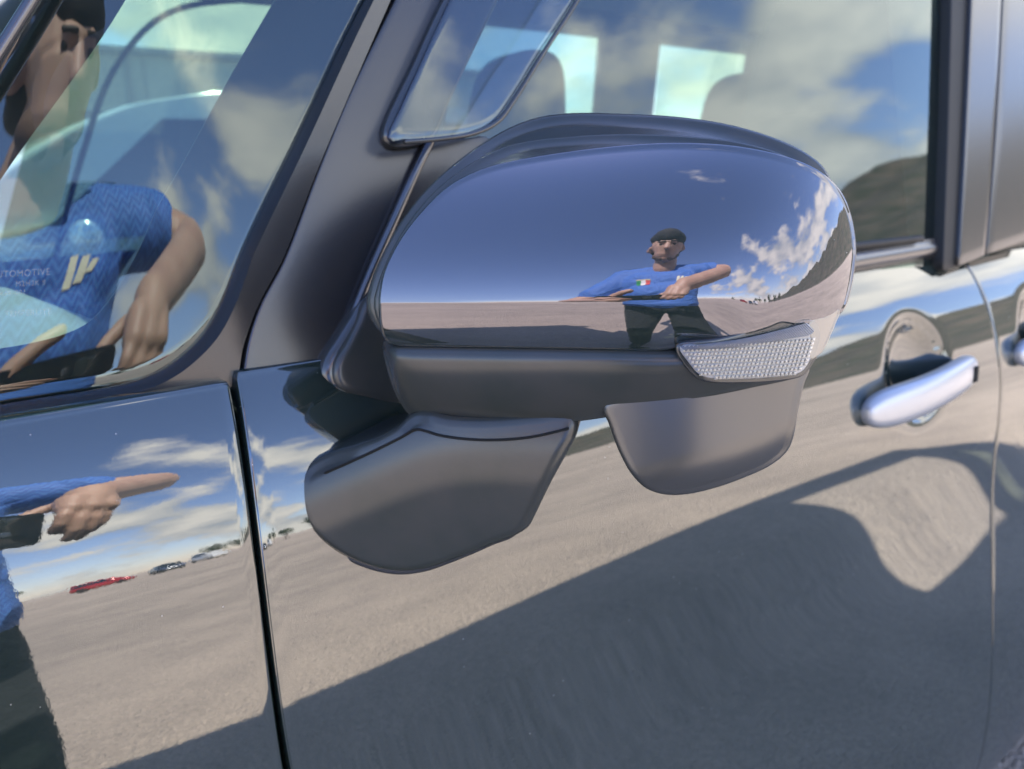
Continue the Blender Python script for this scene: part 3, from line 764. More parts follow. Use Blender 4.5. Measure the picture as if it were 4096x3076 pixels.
# ------------------------------------------------------------------ door handles
def handle(hx0, hx1, hz, parent, slot):
    n, m = 44, 20; verts, faces = [], []
    def bar(s):
        x = hx0 + (hx1 - hx0) * s; z = hz + .008 * (s - .5) + .002 * math.sin(math.pi * s)
        y = side(x, z) - .004 - .019 * max(math.sin(math.pi * s), 0) ** (1.0 - .62 * s)
        return x, y, z
    for i in range(n + 1):
        s = .5 - .5 * math.cos(math.pi * i / n); x, y, z = bar(s)
        e = max(1 - abs(2 * s - 1) ** 7, 0) ** .5
        hgt = (.0212 - .003 * s) * (.12 + .88 * e); th = .0125 * (.25 + .75 * e)
        for k in range(m):
            a = 2 * math.pi * k / m; ca, sa = math.cos(a), math.sin(a)
            sx = math.copysign(abs(ca) ** .8, ca); sy = math.copysign(abs(sa) ** .8, sa)
            verts.append(np.array([x, y + th * sx, z + hgt * sy]))
    for i in range(n):
        for k in range(m): faces.append((i * m + k, i * m + (k + 1) % m, (i + 1) * m + (k + 1) % m, (i + 1) * m + k))
    faces.append(tuple(range(m))); faces.append(tuple(n * m + k for k in range(m - 1, -1, -1)))
    part('door_handle', verts, faces, M['silver'], parent)
    if slot:
        x, y, z = bar(.84); y -= .0122
        v3 = [np.array([x + sx * .0045, y + sy * .002, z + sz * .0085]) for sx in (-1, 1) for sy in (-1, 1) for sz in (-1, 1)]
        f3 = [(0, 1, 3, 2), (4, 6, 7, 5), (0, 4, 5, 1), (2, 3, 7, 6), (0, 2, 6, 4), (1, 5, 7, 3)]
        part('lock_cap', v3, f3, M['dark'], parent, smooth=False)
handle(.736, .968, .957, DOOR, True)
handle(1.125, 1.345, .950, RDOOR, False)

# ------------------------------------------------------------------ rest of the car (roof, far side, cabin)
CW = 1.62                                              # mirror plane: far side at y ~ Y0*2+CW
def far(p): return np.array([p[0], 2 * 1.13 - p[1], p[2]])
def loft(name, secs, mat, parent=None, closed=True, capends=True, auto=None):
    n = len(secs[0]); verts = [p for s in secs for p in s]; faces = []
    for i in range(len(secs) - 1):
        for k in range(n if closed else n - 1):
            faces.append((i * n + k, i * n + (k + 1) % n, (i + 1) * n + (k + 1) % n, (i + 1) * n + k))
    if capends and closed:
        faces.append(tuple(range(n))); faces.append(tuple((len(secs) - 1) * n + k for k in range(n - 1, -1, -1)))
    return part(name, verts, faces, mat, parent, auto=auto)
# roof: crowned sheet with a glass panel added to let sunlight through
RYE = upper(1.2, 1.69)
def roofz(x, y): return 1.765 - .075 * abs((y - 1.13) / (1.13 - RYE)) ** 4 - .03 * ((x - 2.2) / 2.0) ** 2
def roof_patch(name, xa, xb, ya, yb, mat, nx=14, ny=14, depth=.03, off=0.0):
    rows = [[np.array([x, y, roofz(x, y) + off]) for y in np.linspace(ya, yb, ny)] for x in np.linspace(xa, xb, nx)]
    return grid_panel(name, rows, mat, inward=(0, 0, -1), r=.002, depth=depth)
ROOF = roof_patch('roof', .42, 3.15, RYE, 2.26 - RYE, M['paint'], 24, 31, .05)
roof_patch('roof_rail_cover', 3.154, 4.14, RYE, .63, M['paint'], 24, 8, .05)
roof_patch('roof_rail_cover', 3.154, 4.14, 1.63, 2.26 - RYE, M['paint'], 24, 8, .05)
roof_patch('roof_crossbar', 4.0, 4.14, .634, 1.626, M['paint'])
for xa, xb in ((3.156, 3.996),): roof_patch('added_roof_glass', xa, xb, .634, 1.626, M['clear'], depth=.005, off=-.004)  # added pane, lets sun through to a lit patch on the ground
# roof side rails / upper frames left and right
rail = [np.array([x, upper(x, 1.63) + .022, 1.655 - .03 * ((x - 2.2) / 2.0) ** 2]) for x in np.linspace(.36, 4.12, 40)]
tube('roof_rail', rail, .045, M['film'], nseg=12)
tube('roof_rail', [far(p) for p in rail], .045, M['cabin'], nseg=12)
# near-side pillars
def beam(name, a, b, w, d, mat, n=2):
    a, b = np.array(a, float), np.array(b, float); t = b - a; t /= np.linalg.norm(t)
    u = np.cross(t, (0, 1, 0)); u /= np.linalg.norm(u); v = np.cross(t, u)
    ang = np.linspace(0, 2 * math.pi, 12, endpoint=False)
    sec = lambda p: [p + u * w * math.copysign(abs(math.cos(q)) ** .6, math.cos(q)) + v * d * math.copysign(abs(math.sin(q)) ** .6, math.sin(q)) for q in ang]
    return loft(name, [sec(a + (b - a) * s) for s in np.linspace(0, 1, n)], mat)
beam('front_pillar', [-.30, .50, 1.06], [.42, .53, 1.70], .022, .03, M['film'])
beam('front_pillar', far([-.20, .48, 1.02]), far([.52, .53, 1.70]), .040, .035, M['dash'])
# inner door pillar on both sides
beam('middle_pillar', [.235, .44, 1.07], [.50, .52, 1.68], .020, .022, M['cabin'])
tube('far_window_seal', [far(p) for p in catmull([(.34, .44, 1.10), (.42, .45, 1.30), (.50, .47, 1.46), (.60, .50, 1.56), (.75, .51, 1.60), (1.0, .51, 1.61)], 8, False)], .006, M['rubber'])
beam('centre_pillar', [1.10, .44, 1.05], [1.10, .54, 1.70], .045, .03, M['cabin'])
beam('centre_pillar', far([1.15, .44, 1.05]), far([1.15, .54, 1.70]), .03, .03, M['cabin'])
beam('quarter_pillar', far([2.92, .44, 1.05]), far([2.92, .54, 1.70]), .36, .03, M['cabin'])
beam('rear_side_pillar', [1.93, .44, 1.05], [1.93, .54, 1.70], .12, .03, M['cabin'])
beam('rear_side_pillar', far([1.96, .44, 1.05]), far([1.96, .54, 1.70]), .13, .03, M['cabin'])
beam('tail_pillar', [4.12, .46, 1.03], [4.06, .56, 1.70], .07, .05, M['cabin'])
beam('tail_pillar', far([4.10, .46, 1.03]), far([4.04, .56, 1.70]), .08, .05, M['cabin'])
def slab(name, pts, th, mat, parent=None, inward=(0, 1, 0)):
    iw = np.array(inward, float); n = len(pts); P = [np.array(p, float) for p in pts]
    verts = P + [p + iw * th for p in P]
    faces = [tuple(range(n)), tuple(range(2 * n - 1, n - 1, -1))] + [(k, k + n, (k + 1) % n + n, (k + 1) % n) for k in range(n)]
    return part(name, verts, faces, mat, parent, smooth=False)
# far side lower body, far windows
def fside(x, z): return 2 * 1.13 - side(x, z)
rows = [[np.array([x, fside(x, z), z]) for x in np.linspace(-.6, 4.18, 40)] for z in np.linspace(.28, 1.10, 20)]
grid_panel('far_side_body', rows, M['paint'], inward=(0, -1, 0), depth=.05)
for xa, xb in ((.22, 1.12), (1.19, 1.83), (2.10, 2.55), (3.30, 3.98)):
    slab('far_window', [far([xa, .46, 1.07]), far([xb, .46, 1.07]), far([xb, .535, 1.66]), far([max(xa, .45) if xa < .3 else xa, .535, 1.66])], .004, M['glass'], inward=(0, -1, 0))
slab('tail_side_window', [(2.07, .455, 1.07), (4.02, .455, 1.07), (3.98, .535, 1.66), (2.07, .535, 1.66)], .004, M['clear'])
slab('rear_side_window', [(1.16, .455, 1.09), (1.83, .455, 1.09), (1.83, .535, 1.66), (1.16, .535, 1.66)], .004, M['glass'])
slab('windscreen', [(-.34, .56, 1.06), (-.34, 1.70, 1.06), (.42, 1.66, 1.70), (.42, .60, 1.70)], .005, M['glass'], inward=(-.6, 0, .7))
slab('hatch_window', [(4.20, .56, 1.08), (4.20, 1.70, 1.08), (4.12, 1.64, 1.69), (4.12, .62, 1.69)], .005, M['glass'], inward=(-1, 0, 0))
# tailgate, bonnet and nose
rows = [[np.array([4.20 + .03 * math.sin((z - .3) * 2), y, z]) for y in np.linspace(.45, 1.81, 20)] for z in np.linspace(.3, 1.07, 14)]
grid_panel('tailgate', rows, M['paint'], inward=(-1, 0, 0), r=.01, depth=.06)
rows = [[np.array([x, y, 1.07 - .09 * ((-x - .3) / .7) - .05 * abs((y - 1.13) / .7) ** 3]) for y in np.linspace(.50, 1.76, 24)] for x in np.linspace(-1.02, -.34, 16)]
grid_panel('bonnet', rows, M['paint'], inward=(0, 0, -1), r=.01, depth=.04)
rows = [[np.array([-1.06 + .25 * abs((y - 1.13) / .75) ** 4, y, z]) for y in np.linspace(.44, 1.82, 24)] for z in np.linspace(.25, .96, 12)]
grid_panel('nose', rows, M['paint'], inward=(1, 0, 0), r=.01, depth=.06)
rows = [[np.array([x, y, .26]) for y in np.linspace(.50, 1.76, 6)] for x in np.linspace(-1.0, 4.15, 12)]
grid_panel('floor_pan', rows, M['dark'], inward=(0, 0, 1), depth=.03)
rows = [[np.array([x, y, 1.655]) for y in np.linspace(.60, 1.66, 6)] for x in np.linspace(.46, 3.12, 12)]
grid_panel('headliner', rows, M['cabin'], inward=(0, 0, 1), depth=.01)
def wheel(x, y, face):
    prof_ = [(.0, .30), (.02, .31), (.09, .315), (.16, .31), (.18, .30)]
    secs = [[np.array([x + r * math.cos(a), y + (w - .09), .315 + r * math.sin(a)]) for a in np.linspace(0, 2 * math.pi, 32, endpoint=False)] for w, r in [(0, .20)] + prof_ + [(.18, .20)]]
    t = loft('wheel', secs, M['rubber'])
    secs = [[np.array([x + r * math.cos(a), y + w, .315 + r * math.sin(a)]) for a in np.linspace(0, 2 * math.pi, 24, endpoint=False)] for w, r in ((face * .07, .205), (face * .085, .19), (face * .075, .06))]
    loft('rim', secs, M['silver'], t)
for wx in (-.42, 3.0):
    wheel(wx, .50, -1); wheel(wx, 1.76, 1)
# dashboard, steering wheel, seats
secs = []
for y in np.linspace(.50, 1.76, 24):
    s = (y - 1.13) / .63
    pr = [(-.33, 1.02), (-.20, 1.07 + .02 * (1 - s * s)), (-.05, 1.10), (.12, 1.105 + .012 * math.sin(y * 9)), (.20, 1.07), (.22, .98), (.16, .80), (-.05, .70), (-.3, .70)]
    secs.append([np.array([x, y, z]) for x, z in pr])
loft('dashboard', secs, M['dash'], auto=60)
# instrument hood bump in front of the driver (right-hand drive) and tray lip near side
secs = []
for y in np.linspace(1.18, 1.66, 14):
    h = .045 * math.sin(math.pi * (y - 1.18) / .48) ** .6
    secs.append([np.array([x, y, z]) for x, z in ((-.12, 1.08), (-.02, 1.10 + h), (.12, 1.10 + h), (.17, 1.08), (.17, 1.04), (-.12, 1.04))])
loft('instrument_hood', secs, M['dash'])
cw = np.array([.38, 1.42, 1.02]); ax = np.array([-.8, 0, .55]); ax /= np.linalg.norm(ax); u_ = np.array([0, 1.0, 0]); v_ = np.cross(ax, u_)
tube('steering_wheel', [cw + .18 * (math.cos(a) * u_ + math.sin(a) * v_) for a in np.linspace(0, 2 * math.pi, 40)], .014, M['trim'], nseg=10, cap=False)
def rounded_box(name, c, size, mat, parent=None, p=4.0, tilt=0, taper=0):
    nu, nv = 24, 14; verts, faces = [], []
    sg = lambda v, e: math.copysign(abs(v) ** e, v)
    for i in range(nv + 1):
        ph = -math.pi / 2 + math.pi * i / nv
        for k in range(nu):
            th = 2 * math.pi * k / nu; e = 2 / p
            x, y, z = sg(math.cos(ph), e) * sg(math.cos(th), e), sg(math.cos(ph), e) * sg(math.sin(th), e), sg(math.sin(ph), e)
            f_ = 1 - taper * (z + 1) / 2
            X, Y, Z = x * size[0] * f_, y * size[1] * f_, z * size[2]
            X += Z * tilt; verts.append(np.array([c[0] + X, c[1] + Y, c[2] + Z]))
    for i in range(nv):
        for k in range(nu): faces.append((i * nu + k, i * nu + (k + 1) % nu, (i + 1) * nu + (k + 1) % nu, (i + 1) * nu + k))
    return part(name, verts, faces, mat, parent)
def seat(x, y):
    s = rounded_box('seat', (x, y, .60), (.26, .25, .10), M['cloth'])
    rounded_box('backrest', (x + .26, y, .95), (.065, .235, .34), M['cloth'], s, tilt=.22, taper=.12)
    rounded_box('headrest', (x + .37, y, 1.345), (.06, .160, .140), M['cloth'], s, tilt=.18, taper=.22)
seat(.94, .72); seat(.88, 1.46); seat(1.75, .80); seat(1.75, 1.44)

# etched marking on the quarter glass
def etched(txt, px, py, hgt_px):
    cu = bpy.data.curves.new('t', 'FONT'); cu.body = txt; cu.size = 1; cu.align_x = 'LEFT'; cu.space_character = 1.12
    tmp = bpy.data.objects.new('t', cu); COL.objects.link(tmp)
    bpy.context.view_layer.update()
    me = bpy.data.meshes.new_from_object(tmp.evaluated_get(bpy.context.evaluated_depsgraph_get()))
    bpy.data.objects.remove(tmp)
    verts = []
    for v in me.vertices:
        x_ = px + v.co.x * hgt_px * 1.28; y_ = py - v.co.y * hgt_px * 1.4 - v.co.x * hgt_px * .07
        verts.append(hit(x_, y_, glassY, -.0003))
    faces = [tuple(p.vertices) for p in me.polygons]
    part('etched_marking', verts, faces, M['etch'], QGL, smooth=False)
m_ = M['etch']; t_ = m_.node_tree; b_ = t_.nodes['Principled BSDF']; b_.inputs['Alpha'].default_value = .25
etched('AUTOMOTIVE', -38, 1112, 27)
etched('M2H3K S', 62, 1146, 22)
etched('43R-001', -2, 1184, 22)
etched('TEMPERLITE', 18, 1268, 25)

ground(); hill()

# ------------------------------------------------------------------ the photographer (seen in the reflections)
T0 = CAM - .40 * FH + .015 * R0; T0 = np.array([T0[0], T0[1], 0.0])
def Pp(f, r, z): return T0 + f * FH + r * R0 + np.array([0, 0, z * 1.052])
def Ph(r, u, f): return CAM + r * RT + u * UP + f * FW            # relative to the phone's lens
def capsule_mesh(caps, seg=16):
    verts, faces = [], []
    for p0, r0, p1, r1 in caps:
        p0, p1 = np.array(p0, float), np.array(p1, float); ax_ = p1 - p0; ln = np.linalg.norm(ax_)
        t = ax_ / ln if ln > 1e-6 else np.array([0, 0, 1.0])
        a = np.cross(t, (0, 0, 1)) if abs(t[2]) < .9 else np.cross(t, (1, 0, 0)); a /= np.linalg.norm(a); b = np.cross(t, a)
        base = len(verts); rings = []
        for th in np.linspace(-math.pi / 2, 0, 6): rings.append((p0 + t * r0 * math.sin(th), r0 * math.cos(th)))
        for th in np.linspace(0, math.pi / 2, 6): rings.append((p1 + t * r1 * math.sin(th), r1 * math.cos(th)))
        for c_, rr in rings:
            for k in range(seg):
                an = 2 * math.pi * k / seg; verts.append(c_ + max(rr, 1e-5) * (math.cos(an) * a + math.sin(an) * b))
        m = len(rings)
        for i in range(m - 1):
            for k in range(seg): faces.append((base + i * seg + k, base + i * seg + (k + 1) % seg, base + (i + 1) * seg + (k + 1) % seg, base + (i + 1) * seg + k))
        faces.append(tuple(base + k for k in range(seg - 1, -1, -1))); faces.append(tuple(base + (m - 1) * seg + k for k in range(seg)))
    return verts, faces
def blob(name, caps, mat, voxel, smooth_it, parent, origin):
    v, f = capsule_mesh(caps); v = [p - origin for p in v]
    o = mkobj(name, v, f, mat, parent)
    r = o.modifiers.new('remesh', 'REMESH'); r.mode = 'VOXEL'; r.voxel_size = voxel; r.use_smooth_shade = True
    sm = o.modifiers.new('smooth', 'SMOOTH'); sm.factor = .5; sm.iterations = smooth_it
    return o
skin = pbr('skin', (.56, .36, .26), rough=.5, var=(14, (.48, .29, .21)), bump=(160, .2, .0015))
skin.node_tree.nodes['Principled BSDF'].inputs['Subsurface Weight'].default_value = .05
hairm = pbr('dark_hair', (.018, .014, .012), rough=.6)
capm = pbr('black_cap_cloth', (.030, .031, .034), rough=.85, bump=(40, .6, .01))
trm = pbr('dark_trousers', (.022, .026, .030), rough=.9, bump=(25, .6, .02))
def jersey_mat():
    m = pbr('blue_jersey', (.10, .22, .62), rough=.7)
    t = m.node_tree; b = t.nodes['Principled BSDF']; tcn = [n for n in t.nodes if n.type == 'TEX_COORD'][0]
    # chevron (herringbone) weave across the chest: u along the shoulders, z up
    mp = t.nodes.new('ShaderNodeMapping'); mp.inputs['Rotation'].default_value = (0, 0, -math.atan2(R0[1], R0[0])); t.links.new(tcn.outputs['Object'], mp.inputs['Vector'])
    sp = t.nodes.new('ShaderNodeSeparateXYZ'); t.links.new(mp.outputs[0], sp.inputs[0])
    def mth(op, a, b_=None):
        n = t.nodes.new('ShaderNodeMath'); n.operation = op
        for i, q in enumerate((a, b_)):
            if q is None: continue
            if isinstance(q, (int, float)): n.inputs[i].default_value = q
            else: t.links.new(q, n.inputs[i])
        return n.outputs[0]
    col = mth('MULTIPLY', sp.outputs['X'], 1 / .026); fr = mth('ABSOLUTE', mth('SUBTRACT', mth('FRACT', col), .5))
    zz = mth('ADD', mth('MULTIPLY', sp.outputs['Z'], 1 / .017), mth('MULTIPLY', fr, 2.2))
    st = mth('GREATER_THAN', mth('SINE', mth('MULTIPLY', zz, 6.283)), .1)
    nz = t.nodes.new('ShaderNodeTexNoise'); nz.inputs['Scale'].default_value = 7; nz.inputs['Detail'].default_value = 3; t.links.new(tcn.outputs['Object'], nz.inputs['Vector'])
    mi = t.nodes.new('ShaderNodeMix'); mi.data_type = 'RGBA'; mi.inputs[6].default_value = (.05, .13, .45, 1); mi.inputs[7].default_value = (.085, .23, .60, 1)
    t.links.new(st, mi.inputs[0]); t.links.new(mi.outputs[2], b.inputs['Base Color'])
    bp = t.nodes.new('ShaderNodeBump'); bp.inputs['Strength'].default_value = .7; bp.inputs['Distance'].default_value = .03
    n2 = t.nodes.new('ShaderNodeTexNoise'); n2.inputs['Scale'].default_value = 9; n2.inputs['Distortion'].default_value = 1.2; t.links.new(tcn.outputs['Object'], n2.inputs['Vector'])
    t.links.new(n2.outputs['Fac'], bp.inputs['Height']); t.links.new(bp.outputs[0], b.inputs['Normal'])
    return m
man = empty('person', tuple(T0), 'person in blue jersey and black cap holding up a phone, reflected in the car', 'person')
def hd(f, r, z):
    c, th = 1.56, rad(30)
    return Pp(.070 + f * math.cos(th) + (z - c) * math.sin(th), r + .022 + .25 * (z - c), c + (z - c) * math.cos(th) - f * math.sin(th))
wR, wL = Ph(.098, .062, -.035), Ph(-.120, -.045, -.048)
elR, elL = Pp(.15, .40, 1.325), Pp(.10, -.34, 1.10)
body = [
    (hd(-.01, 0, 1.625), .092, hd(.005, 0, 1.60), .088), (hd(.035, 0, 1.575), .072, hd(.05, 0, 1.535), .060), (hd(.055, 0, 1.520), .042, hd(.072, 0, 1.505), .034),
    (hd(.09, 0, 1.615), .014, hd(.118, 0, 1.580), .017), (hd(.085, -.032, 1.628), .016, hd(.085, .032, 1.628), .016),
    (hd(.0, .088, 1.60), .016, hd(-.012, .094, 1.575), .018), (hd(.0, -.088, 1.60), .016, hd(-.012, -.094, 1.575), .018),
    (hd(.095, -.016, 1.542), .012, hd(.095, .016, 1.542), .012),
    (Pp(.055, .02, 1.54), .060, Pp(.015, .0, 1.42), .068), (Pp(.0, -.15, 1.40), .05, Pp(.0, .15, 1.40), .05),
    (Pp(.0, .19, 1.395), .052, elR, .044), (elR, .045, wR, .031),
    (Pp(.0, -.19, 1.385), .052, elL, .044), (elL, .045, wL, .031)]
def finger(pts, r0, r1):
    n = len(pts) - 1
    return [(pts[i], r0 + (r1 - r0) * i / n, pts[i + 1], r0 + (r1 - r0) * (i + 1) / n) for i in range(n)]
# right hand: comes from above, fingers hang over the phone's right end
body += [(wR, .031, Ph(.082, .040, -.018), .027), (Ph(.100, .045, -.020), .020, Ph(.090, .020, .002), .017), (Ph(.062, .045, -.012), .019, Ph(.050, .022, .002), .016), (Ph(.080, .045, -.012), .020, Ph(.070, .020, .004), .017)]
body += finger([Ph(.048, .026, .002), Ph(.038, .004, .012), Ph(.036, -.016, .010), Ph(.037, -.030, .002)], .0095, .0075)
body += finger([Ph(.064, .022, .004), Ph(.056, -.008, .014), Ph(.053, -.032, .012), Ph(.053, -.050, .002)], .0098, .0076)
body += finger([Ph(.080, .020, .004), Ph(.074, -.010, .012), Ph(.070, -.034, .008), Ph(.069, -.050, -.004)], .0095, .0074)
body += finger([Ph(.094, .020, .0), Ph(.091, -.004, .006), Ph(.088, -.024, .002), Ph(.086, -.036, -.008)], .0085, .0066)
body += finger([Ph(.070, .044, -.030), Ph(.052, .036, -.040), Ph(.032, .022, -.040), Ph(.020, .012, -.034)], .0120, .0085)
# left hand: from below, thumb up along the end, fingers curled under and in front
body += [(wL, .031, Ph(-0.105, -.030, -.030), .027), (Ph(-0.110, -.012, -.020), .020, Ph(-0.095, -.014, .0), .016), (Ph(-0.113, -.045, -.022), .019, Ph(-0.097, -.050, -.004), .015)]
body += finger([Ph(-0.097, -.006, -.004), Ph(-0.081, -.002, .012), Ph(-0.059, -.012, .015), Ph(-0.045, -.026, .006)], .0098, .0076)
body += finger([Ph(-0.099, -.022, -.002), Ph(-0.085, -.024, .014), Ph(-0.065, -.034, .016), Ph(-0.053, -.048, .004)], .0098, .0076)
body += finger([Ph(-0.101, -.038, -.004), Ph(-0.089, -.044, .012), Ph(-0.073, -.054, .012), Ph(-0.061, -.064, .0)], .0094, .0074)
body += finger([Ph(-0.103, -.052, -.010), Ph(-0.095, -.060, .004), Ph(-0.081, -.070, .002), Ph(-0.071, -.074, -.008)], .0085, .0066)
body += finger([Ph(-0.103, -.004, -.024), Ph(-0.085, .020, -.022), Ph(-0.063, .036, -.014), Ph(-0.047, .042, -.010)], .0120, .0085)
BODY = blob('body', body, skin, .0032, 3, man, T0)
jer = [(Pp(-.005, -.105, 1.30), .115, Pp(-.005, .105, 1.30), .115), (Pp(0, -.08, 1.12), .118, Pp(0, .08, 1.12), .118), (Pp(0, -.08, .95), .122, Pp(0, .08, .95), .122), (Pp(.03, -.07, 1.22), .105, Pp(.03, .07, 1.22), .105),
       (Pp(-.005, -.08, 1.12), .116, Pp(-.005, -.105, 1.30), .112), (Pp(-.005, .08, 1.12), .116, Pp(-.005, .105, 1.30), .112), (Pp(0, -.08, .95), .12, Pp(0, -.08, 1.12), .116), (Pp(0, .08, .95), .12, Pp(0, .08, 1.12), .116),
       (Pp(-.01, -.06, 1.405), .062, Pp(-.005, -.19, 1.385), .066), (Pp(-.01, .06, 1.405), .062, Pp(-.005, .19, 1.390), .066),
       (Pp(-.005, .18, 1.385), .070, Pp(0, .19, 1.395) + .58 * (elR - Pp(0, .19, 1.395)), .066), (Pp(-.005, -.18, 1.375), .070, Pp(0, -.19, 1.385) + .58 * (elL - Pp(0, -.19, 1.385)), .066)]
JER = blob('jersey', jer, jersey_mat(), .008, 6, man, T0)
legs = []
for sgn in (-1, 1):
    legs += [(Pp(-.01, .08 * sgn, .92), .115, Pp(.0, .10 * sgn, .80), .100), (Pp(.0, .10 * sgn, .80), .098, Pp(.02, .13 * sgn, .48), .068), (Pp(.02, .13 * sgn, .48), .068, Pp(-.02, .15 * sgn, .10), .060)]
blob('trousers', legs, trm, .010, 5, man, T0)
for sgn in (-1, 1):
    blob('shoe', [(Pp(-.05, .15 * sgn, .045), .042, Pp(.15, .17 * sgn, .035), .035), (Pp(-.04, .15 * sgn, .075), .04, Pp(.02, .155 * sgn, .06), .04)], capm, .008, 4, man, T0)
# cap worn low, hair below it
hat = [(hd(-.012, 0, 1.668), .094, hd(.012, 0, 1.672), .090), (hd(-.055, 0, 1.650), .062, hd(.055, 0, 1.662), .050), (hd(0, -.045, 1.664), .060, hd(0, .045, 1.664), .060), (hd(-.10, -.05, 1.615), .014, hd(-.10, .05, 1.615), .014), (hd(-.13, 0, 1.605), .014, hd(-.09, 0, 1.62), .03)]
HAT = blob('cap', hat, capm, .006, 3, man, T0)
blob('hair', [(hd(-.055, -.06, 1.60), .045, hd(-.055, .06, 1.60), .045), (hd(-.02, .082, 1.615), .020, hd(-.03, .082, 1.56), .016), (hd(-.02, -.082, 1.615), .020, hd(-.03, -.082, 1.56), .016), (hd(-.05, -.04, 1.545), .045, hd(-.05, .04, 1.545), .045)], hairm, .006, 3, man, T0)
for sgn in (-1, 1): blob('brow', [(hd(.103, .016 * sgn, 1.633), .005, hd(.093, .050 * sgn, 1.632), .005)], hairm, .003, 1, man, T0)
blob('beard', [(hd(.045, -.040, 1.520), .030, hd(.076, -.010, 1.505), .027), (hd(.045, .040, 1.520), .030, hd(.076, .010, 1.505), .027)], pbr('stubble', (.17, .10, .07), rough=.7), .004, 2, man, T0)
for sgn in (-1, 1):
    blob('eye', [(hd(.082, .033 * sgn, 1.612), .011, hd(.083, .034 * sgn, 1.612), .011)], pbr('eye', (.04, .03, .025), rough=.15), .002, 0, man, T0)
# prints on the jersey, laid on its surface
from mathutils.bvhtree import BVHTree
bpy.context.view_layer.update()
dg_ = bpy.context.evaluated_depsgraph_get(); ev = JER.evaluated_get(dg_); em = ev.to_mesh()
BV = BVHTree.FromPolygons([v.co.copy() for v in em.vertices], [tuple(p.vertices) for p in em.polygons]); ev.to_mesh_clear()
def decal(name, polys, col, proj):
    """polys: outlines of (r,z) on the chest (proj 'front') or (r,f) on the shoulder (proj 'top')"""
    m = pbr(name + '_print', col, rough=.6); verts, faces = [], []
    for poly in polys:
        n = 8
        # bilinear patch of a quad
        q = [np.array(p, float) for p in poly]; b = len(verts); ok = True; loc = []
        for i in range(n + 1):
            for j in range(n + 1):
                u, v = i / n, j / n; p = (1 - u) * (1 - v) * q[0] + u * (1 - v) * q[1] + u * v * q[2] + (1 - u) * v * q[3]
                if proj == 'front': o = Pp(.6, p[0], p[1]) - T0; d = -FH
                else: o = Pp(p[1], p[0], 2.0) - T0; d = np.array([0, 0, -1.0])
                h, nn, _, _ = BV.ray_cast(Vector(o), Vector(d))
                if h is None: ok = False; break
                loc.append(np.array(h) + np.array(nn) * .0022)
            if not ok: break
        if not ok: continue
        verts += loc
        for i in range(n):
            for j in range(n): faces.append((b + i * (n + 1) + j, b + (i + 1) * (n + 1) + j, b + (i + 1) * (n + 1) + j + 1, b + i * (n + 1) + j + 1))
    if verts: mkobj(name, verts, faces, m, JER)
cream = (.80, .76, .58)
for sgn in (-1, 1):
    st = []
    for k in (-1, 0, 1):
        for i in range(6):
            r0_, r1_ = (.085 + .022 * i) * sgn, (.085 + .022 * (i + 1)) * sgn; f0 = k * .021 - .004
            st.append([(r0_, f0 - .0065), (r1_, f0 - .0065), (r1_, f0 + .0065), (r0_, f0 + .0065)])
    decal('shoulder_stripe', st, cream, 'top')
def shear(x0, x1, z0, z1, sh): return [(x0, z0), (x1, z0), (x1 + sh, z1), (x0 + sh, z1)]
decal('chest_mark', [shear(.060, .074, 1.285, 1.325, .010), shear(.078, .094, 1.290, 1.322, .014), shear(.097, .112, 1.300, 1.316, .016)], cream, 'front')
for x0, c_ in ((-.118, (.02, .30, .10)), (-.100, (.85, .85, .82)), (-.082, (.62, .05, .05))):
    decal('crest', [[(x0, 1.270), (x0 + .018, 1.270), (x0 + .018, 1.305), (x0, 1.305)]], c_, 'front')
decal('crest', [[(-.120, 1.306), (-.062, 1.306), (-.062, 1.316), (-.120, 1.316)]], (.45, .40, .25), 'front')
# phone held in landscape, its lens at the camera position
ph = empty('smartphone', tuple(Ph(-.045, -.016, -.016)), 'black smartphone held sideways by the person in blue jersey', 'phone')
pc = Ph(-.045, -.016, -.016)
def phone_box(name, c, hw, hh, ht, rr, mat, parent, origin):
    o2 = []
    for cx, cy, a0 in ((hw - rr, hh - rr, 0), (-hw + rr, hh - rr, 90), (-hw + rr, -hh + rr, 180), (hw - rr, -hh + rr, 270)):
        for a in np.linspace(0, 90, 6): o2.append((cx + rr * math.cos(rad(a0 + a)), cy + rr * math.sin(rad(a0 + a))))
    n = len(o2); verts = []
    for f_, s_ in ((-ht, .97), (-ht * .6, 1), (ht * .6, 1), (ht, .97)):
        for x, y in o2: verts.append(c + RT * x * s_ + UP * y * s_ + FW * f_ - origin)
    faces = [tuple(range(n - 1, -1, -1)), tuple(range(3 * n, 4 * n))]
    for i in range(3):
        for k in range(n): faces.append((i * n + k, i * n + (k + 1) % n, (i + 1) * n + (k + 1) % n, (i + 1) * n + k))
    return mkobj(name, verts, faces, mat, parent, auto=40)
phm = pbr('phone_back', (.012, .012, .014), rough=.12, ior=1.8)
phone_box('phone_body', pc, .080, .037, .0042, .010, phm, ph, pc)
phone_box('camera_bump', Ph(-.006, -.008, -.0100), .013, .022, .0012, .006, M['smooth_plastic'], ph, pc)
phone_box('flash', Ph(-.030, .006, -.0108), .004, .004, .0006, .004, M['chrome'], ph, pc)
phone_box('lens', Ph(-.006, -.022, -.0085), .006, .006, .0006, .006, M['chrome'], ph, pc)

